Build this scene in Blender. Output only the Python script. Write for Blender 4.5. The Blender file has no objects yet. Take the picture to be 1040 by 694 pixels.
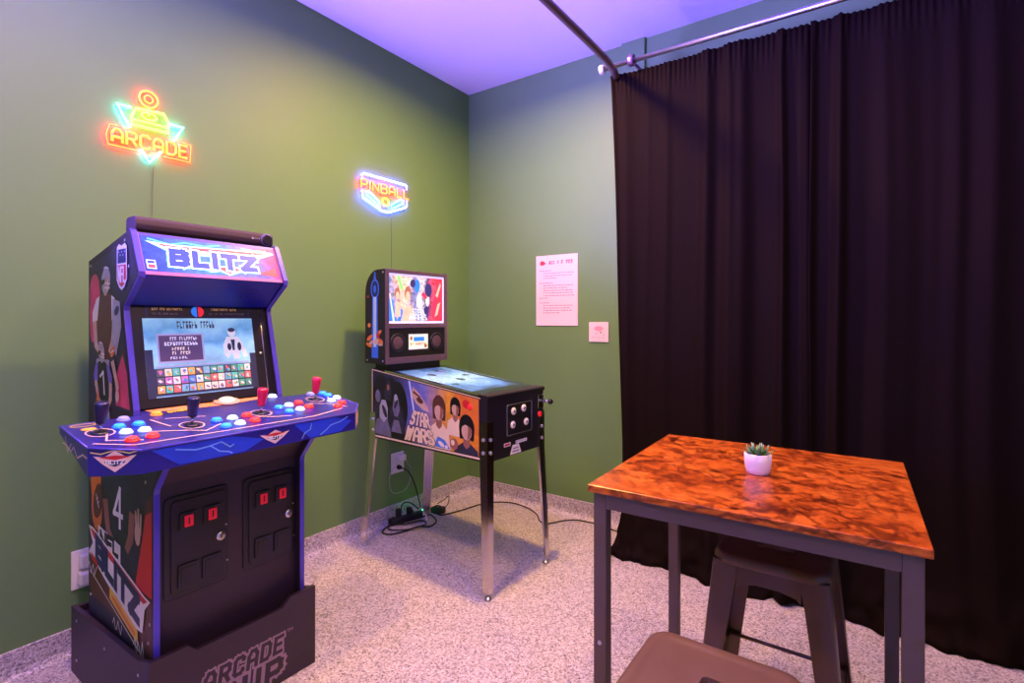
import bpy, bmesh, math, random
from mathutils import Vector, Matrix, noise
random.seed(7)
S = bpy.context.scene
COL = S.collection

# ---------------------------------------------------------------- camera
FPX, CXP, HYP, YAW = 527.0, 520.0, 325.0, math.radians(35.07)
CAM = Vector((2.404, -2.882, 1.27))
cd = bpy.data.cameras.new('camera'); co = bpy.data.objects.new('camera', cd); COL.objects.link(co)
cd.sensor_fit = 'HORIZONTAL'; cd.sensor_width = 36.0; cd.lens = 36.0 * FPX / 1040.0
cd.shift_y = -(347.0 - HYP) / 1040.0; cd.clip_start = 0.02
co.location = CAM; co.rotation_euler = (math.pi / 2, 0, YAW)
S.camera = co

# ---------------------------------------------------------------- world, lights, exposure
W = bpy.data.worlds.new('world'); S.world = W; W.use_nodes = True
W.node_tree.nodes['Background'].inputs[0].default_value = (0.05, 0.05, 0.06, 1)
S.view_settings.view_transform = 'Standard'; S.view_settings.look = 'None'
S.view_settings.gamma = 1.0; S.view_settings.use_curve_mapping = False
S.view_settings.exposure = -0.2
S.cycles.use_denoising = True
S.cycles.max_bounces = 8; S.cycles.sample_clamp_indirect = 6.0

WALL_X, WALL_Y, CEIL, RIGHT_X, FRONT_Y = -0.10, 0.12, 2.957, 3.9, -4.4
WARM = (1.0, 0.55, 0.13)
LAMPS = [  # x, y, watts : recessed ceiling downlights
    (0.95, -0.90, 82), (1.05, -2.35, 46), (2.5, -1.6, 30), (2.55, -3.4, 34)]
FILL_BARS = [  # centre, aim, length, watts, colour : unseen side-wall bars, added as violet and blue fill light
    (Vector((WALL_X + 0.06, -3.7, 1.9)), Vector((0.62, 0.72, 0.50)), 1.0, 430, (0.18, 0.11, 1.0), 92),
    (Vector((RIGHT_X - 0.06, -3.55, 1.35)), Vector((-0.9, 0.62, -0.12)), 1.2, 14, (0.06, 0.16, 1.0), 110)]
def light(name, kind, loc, rot, col, e, **kw):
    l = bpy.data.lights.new(name, kind); o = bpy.data.objects.new(name, l); COL.objects.link(o)
    o.location = loc; o.rotation_euler = rot; l.color = col; l.energy = e
    for k, v in kw.items(): setattr(l, k, v)
    return o
for x, y, e in LAMPS:
    light('downlight_lamp', 'AREA', (x, y, CEIL - 0.03), (0, 0, 0), WARM, e, shape='DISK', size=0.14, spread=math.radians(165))
for c, aim, ln, e, colr, spr in FILL_BARS:
    lo = light('fill_bar_lamp', 'AREA', c + aim.normalized() * 0.05, (0, 0, 0), colr, e, shape='RECTANGLE', size=0.08, size_y=ln, spread=math.radians(spr))
    lo.rotation_euler = aim.to_track_quat('-Z', 'Y').to_euler()

# ---------------------------------------------------------------- helpers
def wp(u, v, ax, val):
    """point of the photograph on the plane axis=val"""
    d = Vector((math.cos(YAW), math.sin(YAW), 0)) * ((u - CXP) / FPX) + Vector((-math.sin(YAW), math.cos(YAW), 0)) + Vector((0, 0, -(v - HYP) / FPX))
    return CAM + d * ((val - CAM[ax]) / d[ax])
def lin(c):
    return tuple(((x / 255.0) / 12.92 if x / 255.0 <= 0.04045 else ((x / 255.0 + 0.055) / 1.055) ** 2.4) for x in c)
MATS = {}
def mat(name, rgb, rough=0.5, metal=0.0, emit=0.0, ecol=None, var=0.12, scale=18.0, bump=0.0, spec=None, coat=0.0, sheen=0.0, trans=0.0, alpha=1.0):
    if name in MATS: return MATS[name]
    m = bpy.data.materials.new(name); m.use_nodes = True; MATS[name] = m
    nt = m.node_tree; N = nt.nodes; L = nt.links; b = N['Principled BSDF']
    c = lin(rgb)
    tc = N.new('ShaderNodeTexCoord'); nz = N.new('ShaderNodeTexNoise'); nz.inputs['Scale'].default_value = scale; nz.inputs['Detail'].default_value = 4
    L.new(tc.outputs['Object'], nz.inputs['Vector'])
    mx = N.new('ShaderNodeMix'); mx.data_type = 'RGBA'
    mx.inputs['A'].default_value = tuple(x * (1 - var) for x in c) + (1,); mx.inputs['B'].default_value = tuple(min(1, x * (1 + var)) for x in c) + (1,)
    L.new(nz.outputs['Fac'], mx.inputs['Factor']); L.new(mx.outputs['Result'], b.inputs['Base Color'])
    b.inputs['Roughness'].default_value = rough; b.inputs['Metallic'].default_value = metal
    if spec is not None: b.inputs['Specular IOR Level'].default_value = spec
    if coat: b.inputs['Coat Weight'].default_value = coat; b.inputs['Coat Roughness'].default_value = 0.12
    if sheen: b.inputs['Sheen Weight'].default_value = sheen; b.inputs['Sheen Roughness'].default_value = 0.4
    if trans: b.inputs['Transmission Weight'].default_value = trans
    if alpha < 1: b.inputs['Alpha'].default_value = alpha
    if emit:
        e = lin(ecol) if ecol else c
        b.inputs['Emission Color'].default_value = e + (1,); b.inputs['Emission Strength'].default_value = emit
    if bump:
        bp = N.new('ShaderNodeBump'); bp.inputs['Strength'].default_value = bump; bp.inputs['Distance'].default_value = 0.002
        L.new(nz.outputs['Fac'], bp.inputs['Height']); L.new(bp.outputs['Normal'], b.inputs['Normal'])
    return m
def ramp_mat(name, stops, axis='X', nscale=6.0, warp=0.25, rough=0.3, emit=0.0, lo=0.0, hi=1.0, dark=0.5):
    """printed backdrop: colours run along one object axis between lo and hi, broken up by noise"""
    m = bpy.data.materials.new(name); m.use_nodes = True; MATS[name] = m
    nt = m.node_tree; N = nt.nodes; L = nt.links; b = N['Principled BSDF']
    tc = N.new('ShaderNodeTexCoord'); sp = N.new('ShaderNodeSeparateXYZ'); L.new(tc.outputs['Object'], sp.inputs[0])
    mr = N.new('ShaderNodeMapRange'); mr.inputs['From Min'].default_value = lo; mr.inputs['From Max'].default_value = hi; L.new(sp.outputs[axis], mr.inputs['Value'])
    nz = N.new('ShaderNodeTexNoise'); nz.inputs['Scale'].default_value = nscale; nz.inputs['Detail'].default_value = 5; L.new(tc.outputs['Object'], nz.inputs['Vector'])
    ad = N.new('ShaderNodeMath'); ad.operation = 'MULTIPLY_ADD'; ad.inputs[1].default_value = warp; L.new(nz.outputs['Fac'], ad.inputs[0])
    sb = N.new('ShaderNodeMath'); sb.operation = 'SUBTRACT'; sb.inputs[1].default_value = warp * 0.5; L.new(mr.outputs['Result'], sb.inputs[0]); L.new(sb.outputs[0], ad.inputs[2])
    cr = N.new('ShaderNodeValToRGB'); L.new(ad.outputs[0], cr.inputs['Fac'])
    el = cr.color_ramp.elements
    while len(el) < len(stops): el.new(0.5)
    for e, (p, c) in zip(el, stops): e.position = p; e.color = lin(c) + (1,)
    n2 = N.new('ShaderNodeTexNoise'); n2.inputs['Scale'].default_value = nscale * 5; n2.inputs['Detail'].default_value = 3; L.new(tc.outputs['Object'], n2.inputs['Vector'])
    mm = N.new('ShaderNodeMix'); mm.data_type = 'RGBA'; mm.blend_type = 'MULTIPLY'; mm.inputs['Factor'].default_value = dark
    r2 = N.new('ShaderNodeValToRGB'); r2.color_ramp.elements[0].position = 0.35; r2.color_ramp.elements[0].color = (0.25, 0.25, 0.25, 1); r2.color_ramp.elements[1].position = 0.6
    L.new(n2.outputs['Fac'], r2.inputs['Fac']); L.new(cr.outputs['Color'], mm.inputs['A']); L.new(r2.outputs['Color'], mm.inputs['B'])
    L.new(mm.outputs['Result'], b.inputs['Base Color']); b.inputs['Roughness'].default_value = rough
    if emit:
        L.new(mm.outputs['Result'], b.inputs['Emission Color']); b.inputs['Emission Strength'].default_value = emit
    return m
class BM:
    def __init__(self): self.b = bmesh.new()
def faces(b, vs, fs, mi=0):
    v = [b.verts.new(p) for p in vs]
    out = []
    for f in fs:
        try:
            q = b.faces.new([v[i] for i in f]); q.material_index = mi; out.append(q)
        except ValueError: pass
    return v, out
def box(b, x0, x1, y0, y1, z0, z1, bev=0.0, seg=2):
    vs = [(x, y, z) for x in (x0, x1) for y in (y0, y1) for z in (z0, z1)]
    v, f = faces(b, vs, [(0, 1, 3, 2), (4, 6, 7, 5), (0, 4, 5, 1), (2, 3, 7, 6), (0, 2, 6, 4), (1, 5, 7, 3)])
    if bev:
        es = list({e for q in f for e in q.edges})
        bmesh.ops.bevel(b, geom=es, offset=bev, segments=seg, affect='EDGES', profile=0.5)
def prism(b, pts, to3, d0, d1, bev=0.0):
    """polygon pts (a,b) mapped by to3(a,b,d), extruded from d0 to d1"""
    n = len(pts)
    vs = [to3(p[0], p[1], d0) for p in pts] + [to3(p[0], p[1], d1) for p in pts]
    fs = [tuple(range(n))[::-1], tuple(range(n, 2 * n))] + [(i, (i + 1) % n, n + (i + 1) % n, n + i) for i in range(n)]
    v, f = faces(b, vs, fs)
    bmesh.ops.recalc_face_normals(b, faces=f)
    if bev:
        es = list({e for q in f for e in q.edges})
        bmesh.ops.bevel(b, geom=es, offset=bev, segments=2, affect='EDGES', profile=0.5)
def frames(pts, closed=False):
    n = len(pts); T = []
    for i in range(n):
        a = pts[(i - 1) % n] if (closed or i > 0) else pts[i]; c = pts[(i + 1) % n] if (closed or i < n - 1) else pts[i]
        t = (c - a); T.append(t.normalized() if t.length > 1e-9 else Vector((0, 0, 1)))
    up = Vector((0, 0, 1)) if abs(T[0].z) < 0.9 else Vector((1, 0, 0))
    nrm = (up - T[0] * up.dot(T[0])).normalized(); out = []
    for t in T:
        nrm = (nrm - t * nrm.dot(t))
        nrm = nrm.normalized() if nrm.length > 1e-6 else t.orthogonal().normalized()
        out.append((nrm.copy(), t.cross(nrm).normalized()))
    return out
def tube(b, pts, r, seg=8, closed=False):
    pts = [Vector(p) for p in pts]; fr = frames(pts, closed); n = len(pts); rings = []
    rr = r if isinstance(r, (list, tuple)) else [r] * n
    for p, (u, w), q in zip(pts, fr, rr):
        rings.append([b.verts.new(p + u * math.cos(2 * math.pi * k / seg) * q + w * math.sin(2 * math.pi * k / seg) * q) for k in range(seg)])
    for i in range(n if closed else n - 1):
        A, B2 = rings[i], rings[(i + 1) % n]
        for k in range(seg): f = b.faces.new((A[k], A[(k + 1) % seg], B2[(k + 1) % seg], B2[k])); f.smooth = True
    if not closed:
        b.faces.new(rings[0][::-1]); b.faces.new(rings[-1])
def spline(pts, n=8, closed=False):
    P = [Vector(p) for p in pts]; out = []; m = len(P)
    for i in range(m if closed else m - 1):
        p0 = P[(i - 1) % m] if closed or i > 0 else P[i]; p1 = P[i]; p2 = P[(i + 1) % m]; p3 = P[(i + 2) % m] if closed or i < m - 2 else p2
        for k in range(n):
            t = k / n
            out.append(0.5 * ((2 * p1) + (p2 - p0) * t + (2 * p0 - 5 * p1 + 4 * p2 - p3) * t * t + (3 * p1 - p0 - 3 * p2 + p3) * t ** 3))
    if not closed: out.append(P[-1])
    return out
def lathe(b, prof, c, axis=Vector((0, 0, 1)), seg=20, cap=True):
    """prof: (radius, height) pairs along axis from point c"""
    axis = Vector(axis).normalized(); u = axis.orthogonal().normalized(); w = axis.cross(u); c = Vector(c); rings = []
    for r, h in prof:
        rings.append([b.verts.new(c + axis * h + (u * math.cos(2 * math.pi * k / seg) + w * math.sin(2 * math.pi * k / seg)) * r) for k in range(seg)])
    for A, B2 in zip(rings, rings[1:]):
        for k in range(seg): f = b.faces.new((A[k], A[(k + 1) % seg], B2[(k + 1) % seg], B2[k])); f.smooth = True
    if cap: b.faces.new(rings[0][::-1]); b.faces.new(rings[-1])
INV = [Matrix.Identity(4)]
def obj(name, b, m, parent=None, smooth=None):
    me = bpy.data.meshes.new(name)
    b.transform(INV[0] if parent is not None else Matrix.Identity(4))
    b.to_mesh(me); b.free()
    for x in (m if isinstance(m, (list, tuple)) else [m]): me.materials.append(MATS[x] if isinstance(x, str) else x)
    o = bpy.data.objects.new(name, me); COL.objects.link(o)
    if parent is not None: o.parent = parent
    return o
def nb(): return bmesh.new()
def quick(name, m, parent, fn, *a, **k):
    b = nb(); fn(b, *a, **k); return obj(name, b, m, parent)
def tag(o, label, cat, group=None):
    o['label'] = label; o['category'] = cat
    if group: o['group'] = group
    return o
def struct(name, b, m):
    o = obj(name, b, m); o['kind'] = 'structure'; return o
def thing(name, label, cat, loc=(0, 0, 0), rz=0.0, group=None, local=False):
    o = bpy.data.objects.new(name, None); COL.objects.link(o); o.empty_display_size = 0.1
    o.location = loc; o.rotation_euler = (0, 0, rz); tag(o, label, cat, group)
    INV[0] = Matrix.Identity(4) if local else Matrix.Translation(-Vector(loc))
    return o
def copy_tree(o, parent=None):
    c = o.copy(); COL.objects.link(c); c.parent = parent
    for ch in o.children: copy_tree(ch, c)
    return c

# ----- flat print: polygons in (a,b) laid on a surface frame
FONT = {
 'A': (.62, [[(0, 0), (0, .72), (.18, 1), (.44, 1), (.62, .72), (.62, 0)], [(0, .38), (.62, .38)]]),
 'B': (.62, [[(0, 0), (0, 1), (.48, 1), (.6, .88), (.6, .64), (.48, .53), (0, .53)], [(.48, .53), (.62, .4), (.62, .12), (.5, 0), (0, 0)]]),
 'C': (.6, [[(.6, .8), (.6, .86), (.46, 1), (.14, 1), (0, .86), (0, .14), (.14, 0), (.46, 0), (.6, .14), (.6, .2)]]),
 'D': (.62, [[(0, 0), (0, 1), (.44, 1), (.62, .8), (.62, .2), (.44, 0), (0, 0)]]),
 'E': (.55, [[(.55, 1), (0, 1), (0, 0), (.55, 0)], [(0, .52), (.46, .52)]]),
 'F': (.52, [[(.55, 1), (0, 1), (0, 0)], [(0, .52), (.46, .52)]]),
 'H': (.6, [[(0, 0), (0, 1)], [(.6, 0), (.6, 1)], [(0, .5), (.6, .5)]]),
 'I': (.06, [[(.03, 0), (.03, 1)]]),
 'L': (.5, [[(0, 1), (0, 0), (.5, 0)]]),
 'M': (.7, [[(0, 0), (0, 1), (.35, .45), (.7, 1), (.7, 0)]]),
 'N': (.6, [[(0, 0), (0, 1), (.6, 0), (.6, 1)]]),
 'O': (.62, [[(.14, 0), (0, .14), (0, .86), (.14, 1), (.48, 1), (.62, .86), (.62, .14), (.48, 0), (.14, 0)]]),
 'P': (.6, [[(0, 0), (0, 1), (.46, 1), (.6, .88), (.6, .58), (.46, .45), (0, .45)]]),
 'R': (.6, [[(0, 0), (0, 1), (.46, 1), (.6, .88), (.6, .6), (.46, .48), (0, .48)], [(.32, .48), (.6, 0)]]),
 'S': (.58, [[(.58, .84), (.44, 1), (.14, 1), (0, .86), (0, .64), (.14, .52), (.44, .5), (.58, .38), (.58, .14), (.44, 0), (.14, 0), (0, .14)]]),
 'T': (.6, [[(0, 1), (.6, 1)], [(.3, 1), (.3, 0)]]),
 'U': (.6, [[(0, 1), (0, .14), (.14, 0), (.46, 0), (.6, .14), (.6, 1)]]),
 'W': (.8, [[(0, 1), (.2, 0), (.4, .8), (.6, 0), (.8, 1)]]),
 'Z': (.62, [[(0, 1), (.62, 1), (0, 0), (.62, 0)]]),
 '1': (.3, [[(0, .78), (.22, 1), (.22, 0)]]),
 '4': (.6, [[(.45, 0), (.45, 1), (0, .3), (.62, .3)]]),
 ' ': (.35, [])}
def word(s, x0, y0, x1, y1, gap=0.24, shear=0.0):
    """centre-line strokes of a word fitted to a rectangle"""
    tot = sum(FONT[c][0] for c in s) + gap * (len(s) - 1); k = (x1 - x0) / tot; x = 0; out = []
    for c in s:
        for pl in FONT[c][1]: out.append([(x0 + (x + p[0]) * k + shear * p[1] * (y1 - y0), y0 + p[1] * (y1 - y0)) for p in pl])
        x += FONT[c][0] + gap
    return out
def ribbon(lines, w):
    out = []
    for pl in lines:
        for (ax, ay), (bx, by) in zip(pl, pl[1:]):
            dx, dy = bx - ax, by - ay; l = math.hypot(dx, dy) or 1e-6; dx, dy = dx / l * w / 2, dy / l * w / 2
            out.append([(ax - dx - dy, ay - dy + dx), (bx + dx - dy, by + dy + dx), (bx + dx + dy, by + dy - dx), (ax - dx + dy, ay - dy - dx)])
    return out
def rect(x0, y0, x1, y1): return [(x0, y0), (x1, y0), (x1, y1), (x0, y1)]
def ell(cx, cy, rx, ry, rot=0.0, n=18, a0=0.0, a1=2 * math.pi):
    out = []
    for k in range(n):
        t = a0 + (a1 - a0) * k / (n if abs(a1 - a0 - 2 * math.pi) < 1e-6 else n - 1)
        x, y = rx * math.cos(t), ry * math.sin(t); out.append((cx + x * math.cos(rot) - y * math.sin(rot), cy + x * math.sin(rot) + y * math.cos(rot)))
    return out
def inset(p, k):
    cx = sum(a for a, _ in p) / len(p); cy = sum(c for _, c in p) / len(p)
    return [(cx + (a - cx) * k, cy + (c - cy) * k) for a, c in p]
def art(name, fr, layers, parent, step=0.00018, base=0.0006):
    """fr(a,b,d) gives the 3D point d metres off the surface; layers = [(material, [polygons])]"""
    b = nb(); names = []; d = base
    for mn, polys in layers:
        if mn not in names: names.append(mn)
        for p in polys:
            vs = [b.verts.new(fr(x, y, d)) for x, y in p]
            try: f = b.faces.new(vs); f.material_index = names.index(mn)
            except ValueError: pass
            d += 6e-6
        d += step
    return obj(name, b, names, parent)
def plane_frame(o, ua, va):
    o, ua, va = Vector(o), Vector(ua), Vector(va); n = ua.cross(va).normalized()
    return lambda a, b, d: o + ua * a + va * b + n * d
def marks(x0, x1, y0, y1, n, rnd, fill=0.7):
    """a row of unreadable letter-like strokes"""
    out = []; k = (x1 - x0) / n
    for i in range(n):
        if rnd.random() < 0.12: continue
        a = x0 + i * k
        out.append(rect(a, y0, a + k * 0.24, y1)); 
        if rnd.random() < fill: out.append(rect(a, y1 - (y1 - y0) * 0.25, a + k * 0.72, y1))
        if rnd.random() < fill: out.append(rect(a, y0 + (y1 - y0) * rnd.choice([0, 0.4]), a + k * 0.72, y0 + (y1 - y0) * (0.25 + rnd.choice([0, 0.3]))))
    return out

# ---------------------------------------------------------------- materials
mat('wall_paint', (98, 134, 71), 0.55, var=0.05, scale=3, bump=0.03)
mat('ceiling_paint', (240, 236, 242), 0.55, var=0.03, scale=2)
mat('black_plastic', (24, 22, 24), 0.4); mat('black_satin', (26, 20, 22), 0.45, var=0.2); mat('rubber', (16, 15, 17), 0.6)
mat('white_plastic', (232, 226, 218), 0.4, var=0.03); mat('chrome', (205, 202, 210), 0.16, 1.0, var=0.03)
mat('steel', (190, 188, 192), 0.3, 1.0, var=0.06); mat('dark_metal', (98, 73, 58), 0.36, 0.25, var=0.15)
mat('leg_paint', (88, 74, 62), 0.5, 0.15, var=0.12); mat('rail_bronze', (112, 88, 80), 0.4, 0.3)
mat('cord_black', (18, 17, 20), 0.5); mat('cord_olive', (112, 120, 88), 0.5); mat('cord_white', (190, 195, 195), 0.5)
mat('purple_edge', (74, 62, 168), 0.35); mat('arcade_black', (46, 31, 34), 0.5, var=0.1, scale=30)
mat('cobalt', (4, 16, 130), 0.35, var=0.1); mat('deck_purple', (40, 34, 122), 0.3, var=0.25, scale=9)
mat('paper', (228, 204, 214), 0.7, var=0.02); mat('ink_grey', (150, 120, 150), 0.8); mat('ink_red', (214, 60, 70), 0.8); mat('ink_pink', (236, 150, 160), 0.8)
mat('p_white', (235, 232, 232), 0.4); mat('p_black', (18, 17, 20), 0.4); mat('p_red', (200, 36, 40), 0.4); mat('p_navy', (28, 34, 84), 0.4); mat('p_blue', (40, 84, 190), 0.4)
mat('p_silver', (168, 168, 176), 0.35, var=0.35, scale=40); mat('p_skin', (150, 98, 72), 0.45, var=0.3, scale=30); mat('p_tan', (205, 172, 138), 0.45, var=0.25, scale=30)
mat('p_darkgreen', (34, 46, 38), 0.45, var=0.3, scale=25); mat('p_orange', (214, 120, 40), 0.45, var=0.3); mat('p_yellow', (222, 186, 60), 0.45); mat('p_magenta', (206, 60, 90), 0.45, var=0.5, scale=14)
mat('p_brown', (88, 52, 34), 0.45, var=0.3, scale=30); mat('p_cream', (236, 216, 178), 0.45, var=0.08); mat('p_grey', (110, 108, 122), 0.45, var=0.5, scale=25); mat('p_gold', (232, 200, 120), 0.4); mat('p_cyan', (110, 200, 235), 0.4); mat('p_violet', (120, 100, 180), 0.45, var=0.3)
mat('p_charcoal', (44, 44, 52), 0.45, var=0.6, scale=30); mat('p_sky', (86, 130, 220), 0.45, var=0.2)

# ---------------------------------------------------------------- room shell
def terrazzo(name, gloss):
    m = bpy.data.materials.new(name); m.use_nodes = True; MATS[name] = m
    nt = m.node_tree; N = nt.nodes; L = nt.links; b = N['Principled BSDF']; tc = N.new('ShaderNodeTexCoord')
    def chips(scale, stops):
        v = N.new('ShaderNodeTexVoronoi'); v.inputs['Scale'].default_value = scale; L.new(tc.outputs['Object'], v.inputs['Vector'])
        s = N.new('ShaderNodeSeparateColor'); L.new(v.outputs['Color'], s.inputs[0])
        r = N.new('ShaderNodeValToRGB'); r.color_ramp.interpolation = 'CONSTANT'; e = r.color_ramp.elements
        while len(e) < len(stops): e.new(0.5)
        for q, (p, c) in zip(e, stops): q.position = p; q.color = lin(c) + (1,)
        L.new(s.outputs[0], r.inputs['Fac']); return r.outputs['Color']
    a = chips(150, [(0, (44, 40, 44)), (.11, (128, 116, 118)), (.30, (190, 180, 182)), (.62, (218, 210, 212)), (.85, (166, 148, 144))])
    c = chips(270, [(0, (46, 42, 46)), (.10, (146, 136, 138)), (.34, (212, 204, 206)), (.8, (186, 174, 172))])
    mx = N.new('ShaderNodeMix'); mx.data_type = 'RGBA'; mx.inputs['Factor'].default_value = 0.45; L.new(a, mx.inputs['A']); L.new(c, mx.inputs['B'])
    L.new(mx.outputs['Result'], b.inputs['Base Color']); b.inputs['Roughness'].default_value = gloss
    return m
terrazzo('terrazzo', 0.33); terrazzo('terrazzo_cove', 0.4)
def slab(name, m, *d):
    b = nb(); box(b, *d); return struct(name, b, m)
slab('floor', 'terrazzo', WALL_X - .1, RIGHT_X + .1, FRONT_Y - .1, WALL_Y + .1, -0.1, 0.0)
slab('ceiling', 'ceiling_paint', WALL_X - .1, RIGHT_X + .1, FRONT_Y - .1, WALL_Y + .1, CEIL, CEIL + .1)
slab('wall_left', 'wall_paint', WALL_X - .1, WALL_X, FRONT_Y - .1, WALL_Y + .1, 0, CEIL)
slab('wall_back', 'wall_paint', WALL_X, RIGHT_X, WALL_Y, WALL_Y + .1, 0, CEIL)
slab('wall_right', 'wall_paint', RIGHT_X, RIGHT_X + .1, FRONT_Y - .1, WALL_Y + .1, 0, CEIL)
slab('wall_front', 'wall_paint', WALL_X, RIGHT_X, FRONT_Y - .1, FRONT_Y, 0, CEIL)
COVE = [(0, 0), (0.034, 0), (0.022, 0.004), (0.013, 0.012), (0.0075, 0.026), (0.006, 0.045), (0.006, 0.098), (0.004, 0.1), (0, 0.1)]
b = nb(); prism(b, COVE, lambda a, z, d: Vector((WALL_X + a, d, z)), FRONT_Y, WALL_Y); struct('baseboard_left', b, 'terrazzo_cove')
b = nb(); prism(b, COVE, lambda a, z, d: Vector((d, WALL_Y - a, z)), WALL_X, RIGHT_X); struct('baseboard_back', b, 'terrazzo_cove')
b = nb(); box(b, 1.13, 1.275, WALL_Y - 0.022, WALL_Y, 0.1, CEIL, 0.002); struct('trim_1', b, 'wall_paint')

# ---------------------------------------------------------------- arcade cabinet
arc = thing('arcade_cabinet', 'black and purple four-player football arcade machine standing on a black riser', 'arcade machine', (0.4, -1.99, 0))
YL, YR = -2.235, -1.745; T = 0.014
PROF = [(.107, .21), (.107, 1.478), (.475, 1.556), (.484, 1.553), (.549, 1.418), (.549, 1.405), (.432, 1.318), (.428, 1.30), (.508, .985), (.512, .90), (.716, .862), (.722, .84), (.66, .768), (.655, .752), (.655, .21)]
xz = lambda a, z, d: Vector((a, d, z))
def strip_along(b, prof, y0, y1, t, k0, k1):
    """thin moulding that follows profile points k0..k1"""
    for i in range(k0, k1):
        (ax, az), (bx, bz) = prof[i], prof[i + 1]; dx, dz = bx - ax, bz - az; l = math.hypot(dx, dz); nx, nz = dz / l * t, -dx / l * t
        sx, sz = -dx / l * .0, 0
        prism(b, [(ax, az), (bx, bz), (bx - nx * -1, bz - nz * -1), (ax + nx, az + nz)], xz, y0, y1)
RND = random.Random(3)
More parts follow.
